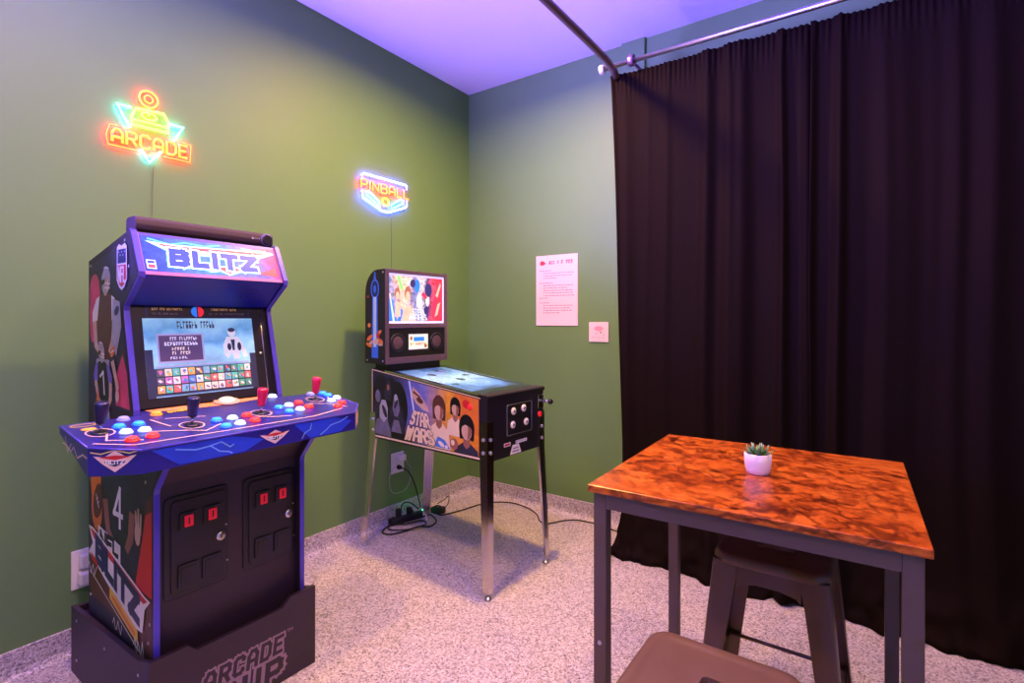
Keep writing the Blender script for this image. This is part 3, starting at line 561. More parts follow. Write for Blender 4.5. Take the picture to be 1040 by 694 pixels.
tubes('base_tube', [ow([(135, 121), (170, 129.5)])], 'neon_yellow', ns, .0035)
ey, ez = on_wall(151.5, 118.5); tubes('base_tube', [ell(ey, ez, .028, .014, 0, 16)], 'neon_yellow', ns, .003, True)
tubes('stick_tube', [[(cyc, czc - .034), (cyc, ez)]], 'neon_yellow', ns, .0035)
tubes('triangle_tube', [ow([(133, 109), (119, 105), (126, 119), (132, 129)]), ow([(172, 126), (186, 130), (181, 137), (177, 142)]), ow([(143, 152), (152, 165), (163, 155)])], 'neon_cyan', ns)
(ly0, lz0), (ly1, lz1) = on_wall(114, 145), on_wall(190, 159)
lzb = (lz0 + lz1) / 2
print('ARCADE', ly0, ly1, lz0, lz1, on_wall(117, 131), on_wall(187, 145))
tubes('letter_tube', word('ARCADE', ly0, lzb, ly1, lzb + .052, .26), 'neon_red', ns, .0052)
tubes('outline_tube', [[(ly0 + .10, lzb - .016), (ly0 - .014, lzb - .016), (ly0 - .02, lzb + .02), (ly0 - .008, lzb + .066), (ly0 + .02, lzb + .066)], [(ly0 + .18, lzb - .016), (ly1 + .012, lzb - .016), (ly1 + .016, lzb + .06), (ly1 - .02, lzb + .064)]], 'neon_red', ns, .002)
standoffs(ns, [(ly0, lzb + .026), (ly1, lzb + .026), (cyc + .03, czc - .04), ow([(152, 160)])[0]])
p0 = wp(156, 170, 0, WALL_X + .005); p1 = wp(154, 230, 0, WALL_X + .005)
quick('power_lead', 'cord_olive', ns, tube, [(NX, p0.y - .004, p0.z + .012), p0, (p0.x, (p0.y + p1.y) / 2, (p0.z + p1.z) / 2), p1, (WALL_X + .005, p1.y, .45)], .0016, 6)
n2 = thing('neon_sign', 'small blue and red neon sign reading PINBALL with two flippers', 'neon sign', (WALL_X, -.71, 1.9))
c = ow([(368, 177), (413, 187), (413, 211), (392, 216), (369, 201)])
ya, yb = c[0][0], c[1][0]; zt_ = (c[0][1] + c[1][1]) / 2; zl = (c[4][1] + c[2][1]) / 2; zm = c[3][1]; ym = (ya + yb) / 2
print('PINBALL', [tuple(round(v, 3) for v in p) for p in c])
tubes('outline_tube', [[(ya, zt_ - .028), (ya, zt_ - .01), (ya + .01, zt_), (yb - .01, zt_), (yb, zt_ - .01), (yb, zt_ - .028)]], 'neon_blue', n2, .0045)
tubes('outline_tube', [[(ya, zl + .045), (ya, zl + .01), (ya + .01, zl), (ym - .03, zm + .006), (ym + .03, zm + .006), (yb - .01, zl), (yb, zl + .01), (yb, zl + .045)]], 'neon_blue', n2, .0045)
tubes('letter_tube', word('PINBALL', ya - .008, zt_ - .088, yb + .012, zt_ - .034, .26), 'neon_red', n2, .0046)
for s in (-1, 1):
    f_ = [(ym + s * .045, zm + .028), (ym + s * .145, zl + .022), (ym + s * .15, zl + .04), (ym + s * .125, zl + .044), (ym + s * .05, zm + .055)]
    tubes('flipper_tube', [f_], 'neon_ice', n2, .0048, True)
tubes('ball_tube', [ell(ym, zm + .066, .024, .024, 0, 18)], 'neon_amber', n2, .0042, True)
standoffs(n2, [(ya, zt_ - .02), (yb, zt_ - .02), (ya, zl + .03), (yb, zl + .03)])
p0 = Vector((WALL_X + .005, ym + .06, zm))
quick('power_lead', 'cord_olive', n2, tube, [(NX, ym + .06, zm + .006), (WALL_X + .005, ym + .06, zm - .03), (WALL_X + .005, ym + .062, 1.2), (WALL_X + .005, ym + .064, .46)], .0015, 6)

# ---------------------------------------------------------------- pinball machine (local axes: +x to its front)
pin = thing('pinball_machine', 'pinball machine on chrome legs with lit backglass and colourful side art', 'pinball machine', (.955, -1.015, 0), -.06, local=True)
PWD, PL = .445, .86
lxz = lambda a, z, d: Vector((a, d, z))
PB = [(-PL, .615), (0, .615), (0, .905), (-.03, .912), (-PL, 1.0)]
cab = quick('cabinet', 'black_satin', pin, prism, PB, lxz, 0, PWD, .003)
ramp_mat('pin_art', [(0, (34, 34, 44)), (.26, (52, 54, 70)), (.36, (86, 90, 160)), (.5, (120, 128, 200)), (.62, (190, 150, 110)), (.72, (236, 168, 50)), (1, (232, 140, 40))], 'X', 5, .18, .3, 0, -PL, 0, .35)
fs = plane_frame((0, 0, 0), (1, 0, 0), (0, 0, 1))
X0, X1 = -PL + .018, -.05
tz = lambda x: .912 + (1.0 - .912) * (-x - .03) / (PL - .03)
def U(a, b_): x = X0 + (X1 - X0) * a; return (x, .638 + (tz(x) - .012 - .638) * b_)
def UP(pl): return [U(*p) for p in pl]
frame_p = [rect(-PL + .008, .625, -.012, .634)] + [[(-PL + .008, .625), (-PL + .014, .625), (-PL + .014, tz(-PL) - .004), (-PL + .008, tz(-PL) - .004)], [(-PL + .008, tz(-PL) - .008), (-.04, tz(-.04) - .008), (-.04, tz(-.04) - .003), (-PL + .008, tz(-PL) - .003)]]
sw1 = word('STAR', .03, .57, .97, .96, .36); sw2 = word('WARS', .02, .03, .98, .43, .32)
def trap(pl): return [U(.335 + .30 * b_ * .34 + a * (.30 - .30 * b_ * .58), .03 + b_ * .50) for a, b_ in pl]
side = [('p_cream', frame_p), ('pin_art', [[U(0, 0), U(.5, 0), U(1, 0), U(1, 1), U(.5, 1), U(0, 1)]]),
        ('p_black', [UP(ell(.10, .62, .10, .36)), UP(ell(.27, .50, .10, .44)), UP([(0, 0), (.42, 0), (.38, .12), (.2, .22), (0, .25)]), UP(ell(.20, .80, .06, .18))]),
        ('p_charcoal', [UP([(.015, .30), (.02, .60), (.05, .76), (.09, .70), (.11, .40)]), UP([(.17, .10), (.185, .46), (.225, .62), (.28, .62), (.325, .44), (.345, .10)]), UP([(.12, .60), (.14, .86), (.175, .94), (.205, .80), (.2, .58)])]),
        ('p_skin', [UP(ell(.168, .80, .014, .05))]),
        ('p_grey', [UP([(.015, .02), (.04, .24), (.09, .30), (.16, .28), (.20, .06), (.2, .0)]), UP(ell(.055, .62, .028, .10)), UP([(.215, .48), (.23, .66), (.275, .66), (.29, .48), (.27, .36), (.235, .36)]), UP([(.2, .1), (.23, .3), (.28, .3), (.31, .1)])]),
        ('p_silver', [UP([(.075, .30), (.075, .46), (.10, .58), (.14, .58), (.165, .46), (.16, .30), (.12, .22)]), UP(ell(.25, .66, .018, .06))]),
        ('p_charcoal', [UP(ell(.13, .40, .02, .10, .2)), UP(ell(.25, .56, .014, .08, -.2))]),
        ('p_sky', [UP([(.37, 1), (.40, 1), (.455, .42), (.43, .42)])]), ('p_white', [UP([(.38, 1), (.392, 1), (.447, .42), (.437, .42)])]),
        ('p_tan', [UP([(.42, .92), (.48, .84), (.56, .66), (.58, .56), (.52, .58), (.45, .66), (.41, .78)])]), ('p_brown', [UP(ell(.49, .72, .03, .05, .3)), UP([(.43, .86), (.50, .78), (.49, .76), (.42, .82)])]),
        ('p_orange', [UP([(.80, .45), (.80, 1), (1, 1), (1, .35)])]), ('p_red', [UP(ell(.90, .86, .032, .075))]),
        ] + [l_ for (cx, cy, k, hair, top) in ((.668, .62, 1.0, 'p_brown', 'p_cream'), (.81, .73, .75, 'p_black', 'p_cream'), (.905, .40, 1.05, 'p_black', 'p_charcoal')) for l_ in (
            (hair, [UP(ell(cx, cy + .06 * k, .060 * k, .215 * k)), UP([(cx - .06 * k, cy + .06), (cx - .055 * k, cy - .14 * k), (cx + .055 * k, cy - .14 * k), (cx + .06 * k, cy + .06)])]),
            (top, [UP([(cx - .10 * k, max(0, cy - .62 * k)), (cx - .085 * k, cy - .30 * k), (cx - .03 * k, cy - .20 * k), (cx + .03 * k, cy - .20 * k), (cx + .085 * k, cy - .30 * k), (min(.999, cx + .10 * k), max(0, cy - .62 * k))])]),
            ('p_skin', [UP([(cx - .022 * k, cy - .08 * k), (cx - .026 * k, cy - .24 * k), (cx, cy - .30 * k), (cx + .026 * k, cy - .24 * k), (cx + .022 * k, cy - .08 * k)])]),
            ('p_tan', [UP(ell(cx, cy, .040 * k, .150 * k))]), ('p_skin', [UP([(cx + .005 * k, cy + .13 * k), (cx + .03 * k, cy + .10 * k), (cx + .04 * k, cy), (cx + .025 * k, cy - .11 * k), (cx + .004 * k, cy - .14 * k), (cx + .012 * k, cy)])]),
            (hair, [UP([(cx - .045 * k, cy + .02 * k), (cx - .035 * k, cy + .14 * k), (cx, cy + .18 * k), (cx + .036 * k, cy + .14 * k), (cx + .044 * k, cy + .02 * k), (cx + .028 * k, cy + .08 * k), (cx - .012 * k, cy + .10 * k), (cx - .03 * k, cy + .07 * k)])]))] + [
        ('p_sky', [UP([(.62, .02), (.66, .20), (.72, .16), (.77, .02)])]), ('p_white', [UP(ell(.69, .08, .022, .05, .4)), UP(ell(.735, .05, .014, .03))]), ('p_skin', [UP(ell(.80, .13, .035, .10))]), ('p_cream', [UP(ell(.79, .15, .016, .05))]),
        ('p_brown', [trap(p) for p in ribbon(sw1, .115) + ribbon(sw2, .115)]), ('p_cream', [trap(p) for p in ribbon(sw1, .088) + ribbon(sw2, .088)])]
sa = art('side_print', fs, side, cab, step=.00008); sa['label'] = 'colourful printed side art, dark at the back and orange at the front'
# front face
fpn = plane_frame((0, 0, 0), (0, 1, 0), (0, 0, 1))
cpn = quick('coin_panel', 'black_plastic', pin, prism, rr(.135, .715, .335, .865, .008), yz, 0, .006, .0015)
quick('panel_rim', 'steel', cpn, lambda b: tube(b, [(.006, y, z) for y, z in rr(.137, .717, .333, .863, .008)], .0022, 6, True))
for y, z in ((.185, .83), (.265, .835), (.18, .765), (.285, .765)):
    k = quick('round_button', 'white_plastic', cpn, lathe, [(.0175, 0), (.0175, .004), (.012, .007), (.004, .0075)], (.006, y, z), (1, 0, 0), 16)
    quick('symbol', 'p_grey', k, lathe, [(.007, .0075), (.006, .0085)], (.006, y, z), (1, 0, 0), 10)
art('front_stickers', fpn, [('p_white', [rect(.12, .665, .17, .683), rect(.21, .667, .30, .682), [(.165, .62), (.255, .62), (.235, .665), (.185, .665)]]), ('p_red', [rect(.125, .669, .165, .679)]), ('p_grey', marks(.215, .295, .670, .679, 9, RND) + [rect(.185, .63, .235, .636), rect(.19, .645, .23, .65)])], cab)
pl = quick('plunger_plate', 'chrome', pin, box, 0, .012, .385, .43, .815, .885, .003)
quick('plunger_rod', 'chrome', pl, lathe, [(.006, 0), (.006, .05)], (.012, .408, .855), (1, 0, 0), 10); quick('plunger_knob', 'p_black', pl, lathe, [(.006, .045), (.014, .05), (.015, .06), (.009, .068)], (.012, .408, .855), (1, 0, 0), 12)
mat('red_button', (235, 40, 50), .3, emit=.3)
quick('start_button', 'red_button', pin, lathe, [(.015, 0), (.015, .006), (.009, .01)], (0, .408, .785), (1, 0, 0), 14)
quick('flipper_button', 'red_button', pin, lathe, [(.0145, 0), (.0145, .005), (.008, .009)], (-.105, 0, .862), (0, -1, 0), 14)
# top: rails, lockdown bar, playfield, glass
for w0, w1 in ((-.004, .022), (PWD - .022, PWD + .004)):
    quick('side_rail', 'chrome', pin, prism, [(-.03, .911), (-.735, .987), (-.735, .997), (-.03, .921)], lxz, w0, w1, .0015)
quick('lockdown_bar', 'black_satin', pin, prism, [(-.055, .914), (.006, .904), (.006, .918), (0, .924), (-.055, .926)], lxz, -.004, PWD + .004, .002)
mat('glass', (235, 240, 250), .04, trans=1.0, var=0)
mat('playfield_edge', (40, 42, 60), .35)
ramp_mat('playfield_pic', [(0, (70, 90, 140)), (.3, (150, 185, 225)), (.5, (205, 225, 240)), (.75, (120, 160, 215)), (1, (50, 60, 100))], 'X', 9, .6, .25, 3.2, -.72, -.10, .3)
pf = quick('playfield', 'playfield_edge', pin, prism, [(-.055, .9055), (-.735, .9785), (-.735, .9885), (-.055, .9155)], lxz, .022, PWD - .022)
art('playfield_screen', lambda a, b_, d: Vector((a, b_, .9155 + (-.055 - a) * (.073 / .68) + d)), [('playfield_pic', [[(-.14, .045), (-.14, PWD - .045), (-.70, PWD - .045), (-.70, .045)][::-1]]), ('s_dark', [ell(-.30 - .08 * i, .1 + .06 * ((i * 7) % 5), .02 + .01 * (i % 2), .025) for i in range(5)]), ('m_white', [ell(-.26 - .09 * i, .3 - .055 * ((i * 3) % 4), .012, .016) for i in range(5)])], pf)
gl = nb()
for i, (a, z) in enumerate(((-.055, .9245), (-.735, .9975))): pass
prism(gl, [(-.055, .9215), (-.735, .9945), (-.735, .9975), (-.055, .9245)], lxz, .0225, PWD - .0225); obj('playfield_glass', gl, 'glass', pin)
# legs
def pleg(cx, cy, sx, sy, ztop, dx, dy):
    """L-shaped chrome leg on the outer corner, splayed by dx,dy at the floor"""
    b = nb(); w, t = .046, .004
    A = [(0, 0), (-sx * w, 0), (-sx * w, -sy * t), (-sx * t, -sy * t), (-sx * t, -sy * w), (0, -sy * w)]
    def ring(z, k, sc):
        return [b.verts.new((cx + sx * t + px_ * sc + dx * k, cy + sy * t + py_ * sc + dy * k, z)) for px_, py_ in A]
    R = [ring(ztop, 0, 1), ring(.615, 0, 1), ring(.03, 1, .72)]
    b.faces.new(R[0]); b.faces.new(R[-1][::-1]); fsx = []
    for P, Q in zip(R, R[1:]):
        for k in range(6): b.faces.new((P[k], P[(k + 1) % 6], Q[(k + 1) % 6], Q[k]))
    bmesh.ops.recalc_face_normals(b, faces=b.faces[:])
    o = obj('leg', b, 'chrome', pin)
    fx, fy = cx + dx - sx * .010, cy + dy - sy * .010
    quick('leveler_foot', 'steel', o, lathe, [(.017, 0), (.018, .004), (.012, .010), (.006, .013), (.006, .04)], (fx, fy, 0), (0, 0, 1), 14)
    for z in (.66, .72):
        quick('bolt', 'steel', o, lathe, [(.009, 0), (.008, .005), (.003, .007)], (cx - sx * .02, cy + sy * t, z), (0, sy, 0), 10)
        if sx > 0: quick('bolt', 'steel', o, lathe, [(.009, 0), (.008, .005), (.003, .007)], (cx + sx * t, cy - sy * .02, z), (sx, 0, 0), 10)
pleg(0, 0, 1, -1, .80, .018, -.012); pleg(0, PWD, 1, 1, .80, .018, .022)
pleg(-PL, 0, -1, -1, .76, -.062, -.012); pleg(-PL, PWD, -1, 1, .76, -.062, .02)
# backbox
BB0, BB1, BW0, BW1, BZ0, BZ1 = -.905, -.728, -.008, .453, 1.028, 1.548
prof = [(BB0, BZ0), (BB1, BZ0), (BB1, BZ1)] + [(BB0 + .11 - .11 * math.sin(math.radians(a)), BZ1 - .13 + .13 * math.cos(math.radians(a))) for a in range(0, 91, 15)]
bb = quick('backbox', 'black_satin', pin, prism, prof, lxz, BW0, BW1, .003)
quick('neck', 'black_satin', pin, box, -.86, -.745, .03, PWD - .03, .98, 1.03)
mat('frame_metal', (150, 120, 140), .3, .8)
fb = lambda a, b_, d: Vector((BB1 + d, a, b_))
for nm, r in (('frame_side', (BW0, BW0 + .022, BZ0, BZ1)), ('frame_side', (BW1 - .022, BW1, BZ0, BZ1)), ('frame_top', (BW0 + .022, BW1 - .022, BZ1 - .02, BZ1)), ('frame_bottom', (BW0 + .022, BW1 - .022, BZ0, BZ0 + .035)), ('frame_middle', (BW0 + .022, BW1 - .022, 1.225, 1.245))):
    quick(nm, 'frame_metal', bb, box, BB1, BB1 + .010, *r, .002)
mat('bg_border', (225, 215, 255), .3, emit=.9, ecol=(215, 200, 255))
ramp_mat('backglass', [(0, (60, 150, 235)), (.16, (225, 190, 170)), (.3, (245, 225, 205)), (.45, (110, 130, 200)), (.56, (225, 230, 245)), (.68, (70, 60, 120)), (.82, (235, 90, 120)), (1, (190, 30, 50))], 'Y', 11, .45, .2, .62, .02, .42, .75)
y0, y1, zz0, zz1 = .018, .415, 1.262, 1.515
G = lambda a, b_: (y0 + (y1 - y0) * a, zz0 + (zz1 - zz0) * b_)
GP = lambda p: [G(*q_) for q_ in p]
mat('g_green', (120, 235, 120), .3, emit=.9); mat('g_blue', (40, 120, 235), .3, emit=.8); mat('g_red', (235, 50, 80), .3, emit=.8); mat('g_cream', (225, 190, 165), .3, emit=.5, var=.3, scale=40); mat('g_navy', (50, 50, 110), .3, emit=.5); mat('g_pale', (190, 215, 240), .3, emit=.6, var=.2, scale=30); mat('g_brown', (150, 100, 80), .3, emit=.6)
sw3 = word('STAR', 0, .5, 1, .95, .16); sw4 = word('WARS', 0, 0, 1, .45, .12)
def trap2(pl): return [G(.33 + .10 * b_ + a * (.36 - .2 * b_), .03 + b_ * .26) for a, b_ in pl]
bgl = art('backglass', fb, [('bg_border', [rect(y0 - .012, zz0 - .012, y1 + .012, zz1 + .012)]), ('backglass', [rect(y0, zz0, y1, zz1)]),
    ('g_blue', [GP([(0, 0), (0, .5), (.05, .5), (.14, 0)]), GP([(.14, 0), (.2, .3), (.24, .25), (.22, 0)]), GP(ell(.5, .8, .05, .15))]), ('g_cream', [GP([(.2, 0), (.27, .3), (.33, .4), (.42, .3), (.5, 0)]), GP([(.09, .1), (.12, .45), (.2, .4), (.2, .1)])]),
    ('g_brown', [GP(ell(.33, .62, .06, .16)), GP(ell(.14, .62, .045, .12))]), ('g_cream', [GP(ell(.33, .56, .04, .11)), GP(ell(.145, .57, .03, .08))]),
    ('g_green', [GP([(.13, 1), (.19, 1), (.25, .72), (.20, .68)])]), ('g_pale', [GP(ell(.54, .45, .055, .16)), GP(ell(.70, .48, .04, .14)), GP([(0, .6), (.02, .6), (.1, 0), (.06, 0)])]),
    ('g_navy', [GP(ell(.72, .72, .07, .16)), GP(ell(.68, .25, .05, .1)), GP(ell(.42, .85, .05, .09))]), ('g_red', [GP([(.80, .05), (.78, .3), (.92, .95), (1, .95), (1, .05)]), GP([(.58, .6), (.66, .5), (.7, .55), (.62, .68)])]),
    ('g_cream', [GP([(.84, .1), (.9, .4), (.96, .45), (.9, .15)]), GP([(.86, .6), (.95, .9), (.97, .86), (.9, .55)])]), ('g_pale', [trap2(p) for p in ribbon(sw3, .07) + ribbon(sw4, .07)])], bb, step=.00008, base=.003)
bgl['label'] = 'lit backglass picture with a glowing white border'
sp = quick('speaker_panel', 'p_black', bb, box, BB1, BB1 + .004, BW0 + .022, BW1 - .022, BZ0 + .035, 1.225)
mat('cone', (74, 52, 58), .6, var=.3, scale=90, bump=.3)
for y in (.075, .365):
    s_ = quick('speaker', 'black_plastic', sp, lathe, [(.052, 0), (.053, .004), (.047, .007), (.044, .005)], (BB1 + .004, y, 1.143), (1, 0, 0), 24)
    quick('grille', 'cone', s_, lathe, [(.045, .003), (.03, .006), (.012, .008), (.003, .0085)], (BB1 + .004, y, 1.143), (1, 0, 0), 24)
mat('dmd', (205, 220, 195), .3, emit=.75, var=.35, scale=60)
art('score_display', fb, [('p_grey', [rect(.150, 1.098, .302, 1.192)]), ('dmd', [rect(.155, 1.103, .297, 1.187)]), ('g_brown', [ell(.172, 1.165, .01, .012), ell(.28, 1.12, .012, .012)] + marks(.165, .285, 1.125, 1.14, 12, RND)), ('g_blue', [rect(.19, 1.148, .27, 1.172)])], sp, base=.0048)
fbs = plane_frame((0, BW0, 0), (1, 0, 0), (0, 0, 1))
xc = -.815
mat('streak_blue', (60, 120, 240), .35); mat('streak_pale', (190, 225, 250), .35)
bsd = art('side_print', fbs, [('streak_blue', [[(xc - .03, 1.06), (xc + .03, 1.06), (xc + .022, 1.40), (xc - .022, 1.40)], ell(xc, 1.44, .038, .055), [(xc - .012, 1.48), (xc + .012, 1.48), (xc + .004, 1.535), (xc - .004, 1.535)]]), ('streak_pale', [[(xc - .012, 1.12), (xc + .012, 1.12), (xc + .013, 1.40), (xc - .013, 1.40)]]), ('p_navy', [ell(xc, 1.44, .028, .045)]),
    ('streak_blue', [ell(xc, 1.44, .012, .022)]), ('p_orange', [ell(xc - .045, 1.17, .03, .012, .5), ell(xc + .045, 1.155, .03, .012, -.4), ell(xc - .05, 1.13, .03, .01, -.3), ell(xc + .04, 1.20, .022, .01, .6), ell(xc - .05, 1.24, .014, .012)]), ('p_tan', [ell(xc + .015, 1.15, .02, .016), ell(xc - .03, 1.145, .02, .01, .4), ell(xc + .05, 1.135, .02, .008)]), ('p_red', [ell(xc - .06, 1.40, .008, .008), ell(xc + .03, 1.185, .012, .016)])], bb, step=.0001)
for x, z in ((BB1 - .018, 1.045), (BB1 - .018, 1.53), (BB0 + .02, 1.045)): quick('screw', 'steel', bb, lathe, [(.006, 0), (.004, .003)], (x, BW0, z), (0, -1, 0), 8)
INV[0] = Matrix.Identity(4)

# ---------------------------------------------------------------- wall notices and outlets
fbw = plane_frame((0, WALL_Y, 0), (1, 0, 0), (0, 0, 1))
def slab_wall(x0, x1, z0, z1, t, bev=0.0):
    b = nb(); box(b, x0, x1, WALL_Y - t, WALL_Y - .0005, z0, z1, bev); return b
po = thing('poster', 'tall pink-white printed notice with a red heading on the green wall', 'poster', (.66, WALL_Y, 1.231))
bd = obj('sheet', slab_wall(.502, .82, 1.231, 1.703, .006, .001), 'paper', po)
fpw = lambda a, b_, d: Vector((a, WALL_Y - .006 - d, b_))
R5 = random.Random(11); lines = []
for z, ind, l in ((1.600, 0, .35), (1.583, .03, .95), (1.566, .03, .92), (1.550, .03, .45), (1.517, 0, .35), (1.500, .03, .93), (1.483, .03, .8), (1.466, .03, .95), (1.450, .03, .92), (1.432, .03, .92), (1.416, .0, .2), (1.384, 0, .25), (1.366, .03, .93), (1.349, .03, .85), (1.333, .03, .92), (1.317, .03, .6)):
    x = .53 + ind
    while x < .53 + .265 * l:
        w = R5.uniform(.008, .026); lines.append(rect(x, z - .0025, min(x + w, .80), z + .0025)); x += w + .005
art('printing', fpw, [('ink_grey', lines), ('ink_red', [ell(.553, 1.652, .018, .015), [(.56, 1.66), (.585, 1.65), (.56, 1.638)], [(.533, 1.64), (.545, 1.668), (.556, 1.64)]]), ('ink_red', marks(.605, .685, 1.642, 1.664, 5, random.Random(5), 1) + marks(.70, .79, 1.640, 1.666, 5, random.Random(6), 1)),], bd)
plate = thing('wall_placard', 'small square pink-white placard beside the black curtain', 'placard', (.97, WALL_Y, 1.13))
bd = obj('card', slab_wall(.902, 1.037, 1.130, 1.255, .008, .002), 'paper', plate)
art('printing', lambda a, b_, d: Vector((a, WALL_Y - .008 - d, b_)), [('ink_pink', [ell(.97, 1.215, .03, .016)]), ('ink_grey', marks(.92, .963, 1.155, 1.161, 6, RND) + marks(.972, 1.015, 1.155, 1.161, 6, RND) + [ell(.985, 1.19, .006, .006), ell(1.005, 1.175, .004, .004), ell(.955, 1.183, .004, .004)])], bd)
def outlet(label, y0, y1, z0, z1):
    t = thing('wall_outlet', label, 'outlet', (WALL_X, (y0 + y1) / 2, z0))
    pl_ = quick('cover_plate', 'white_plastic', t, box, WALL_X + .0005, WALL_X + .007, y0, y1, z0, z1, .002)
    yc = (y0 + y1) / 2; h = z1 - z0
    for k in (.29, .71):
        s_ = quick('socket', 'white_plastic', t, prism, rr(yc - .018, z0 + h * k - .017, yc + .018, z0 + h * k + .017, .012), yz, WALL_X + .007, WALL_X + .009)
        for d in (-.007, .007): quick('slot', 'p_black', s_, box, WALL_X + .009, WALL_X + .0093, yc + d - .001, yc + d + .001, z0 + h * k - .004, z0 + h * k + .006)
    return t
outlet('white wall outlet with white adapters plugged in beside the arcade machine', -2.232, -2.15, .24, .388)
ad = thing('plug_adapter', 'white plug adapter in the outlet behind the arcade machine, upper one', 'plug', (WALL_X + .01, -2.19, .33))
quick('body', 'white_plastic', ad, box, WALL_X + .0095, WALL_X + .045, -2.212, -2.165, .325, .372, .004); quick('prong_base', 'white_plastic', ad, box, WALL_X + .0093, WALL_X + .0096, -2.2, -2.18, .34, .36)
ad = thing('plug_adapter', 'white round-cornered plug adapter with cord, lower in the outlet behind the arcade', 'plug', (WALL_X + .01, -2.19, .26))
quick('body', 'white_plastic', ad, box, WALL_X + .0095, WALL_X + .05, -2.218, -2.165, .262, .312, .008)
quick('cord', 'cord_black', ad, tube, spline([(WALL_X + .045, -2.18, .285), (WALL_X + .075, -2.15, .27), (WALL_X + .06, -2.1, .15), (WALL_X + .06, -2.05, .02)], 6), .0035, 6)
outlet('white wall outlet under the pinball machine with a black plug in it', -.644, -.54, .295, .425)
pg = thing('power_plug', 'black power plug and cord hanging from the outlet under the pinball machine', 'power cord', (WALL_X + .01, -.592, .3))
quick('plug', 'rubber', pg, lathe, [(.014, .0), (.015, .006), (.013, .022), (.006, .034)], (WALL_X + .0095, -.592, .332), (1, 0, 0), 12)
quick('cord', 'cord_black', pg, tube, spline([(WALL_X + .04, -.592, .332), (WALL_X + .075, -.56, .30), (WALL_X + .07, -.50, .20), (WALL_X + .06, -.46, .10), (WALL_X + .07, -.452, .045)], 8), .0042, 8)
wa = thing('plug_adapter', 'white plug adapter with a thin looping cord under the pinball machine', 'plug', (WALL_X + .01, -.56, .38))
quick('body', 'white_plastic', wa, box, WALL_X + .0095, WALL_X + .048, -.598, -.556, .374, .412, .005)
quick('cord', 'cord_white', wa, tube, spline([(WALL_X + .03, -.60, .38), (WALL_X + .03, -.68, .30), (WALL_X + .02, -.66, .20), (WALL_X + .02, -.60, .17), (WALL_X + .02, -.52, .19), (WALL_X + .02, -.49, .28), (WALL_X + .02, -.53, .36), (WALL_X + .015, -.57, .43)], 8), .0014, 6)
# power strip, adapter and cables on the floor
ps = thing('power_strip', 'black power strip with a green light lying on the floor under the pinball machine', 'power strip', (-.02, -.57, 0), -.25, local=True)
quick('housing', 'rubber', ps, box, -.026, .026, -.13, .13, .001, .036, .006)
for k in range(5): quick('socket', 'black_plastic', ps, prism, rr(-.016, -.085 + k * .038, .016, -.055 + k * .038, .01), lambda a, b_, d: Vector((a, b_, d)), .036, .0375)
mat('green_led', (30, 240, 110), .3, emit=30.0, ecol=(10, 255, 110))
quick('switch', 'green_led', ps, box, -.012, .012, .105, .122, .036, .043, .002)
for k, (y, h) in enumerate(((-.07, .05), (.006, .045))): quick('plug', 'rubber', ps, box, -.016, .016, y - .014, y + .014, .0375, .0375 + h, .004)
INV[0] = Matrix.Identity(4)
ap = thing('power_adapter', 'black power adapter brick on the floor behind the pinball leg', 'adapter', (.05, -.36, 0))
quick('body', 'rubber', ap, box, .005, .085, -.40, -.335, .001, .04, .006); quick('lead', 'cord_black', ap, tube, spline([(.06, -.335, .02), (.08, -.31, .05), (.06, -.28, .09), (.03, -.30, .06), (.0, -.33, .04)], 6), .003, 6); quick('status_light', 'p_white', ap, box, .04, .046, -.37, -.364, .04, .0407)
def cable(label, pts, r, m='cord_black', closed=False):
    b = nb(); tube(b, spline(pts, 8), r, 8); tag(obj('floor_cable', b, m), label, 'cable')
cable('black cable coiled in flat loops on the floor under the pinball machine', [(-.01, -.44, .02), (.065, -.44, .006), (.148, -.495, .006), (.168, -.576, .006), (.113, -.614, .006), (.095, -.718, .006), (.055, -.798, .006), (-.01, -.79, .006), (-.045, -.687, .006), (.03, -.64, .012), (.061, -.537, .006), (.121, -.555, .006), (.135, -.62, .015), (.10, -.70, .012), (.02, -.76, .013), (-.03, -.72, .012), (-.06, -.66, .04)], .0045)
cable('thin dark cable trailing across the floor towards the curtain', [(.08, -.37, .015), (.10, -.40, .006), (.153, -.245, .006), (.20, -.06, .006), (.324, .045, .006), (.477, .035, .006), (.598, -.03, .006), (.67, -.11, .006), (.735, -.122, .006), (.79, -.03, .006), (.85, .03, .006), (.93, .045, .006), (1.0, .05, .006), (1.115, .02, .006), (1.25, .0, .006)], .0038)
cable('black cord arching over the power strip in a small ring', [(-.05, -.45, .03), (-.075, -.50, .08), (-.06, -.58, .10), (-.03, -.63, .06), (-.03, -.66, .03), (.0, -.63, .045), (.02, -.57, .05), (-.02, -.54, .06)], .0045)

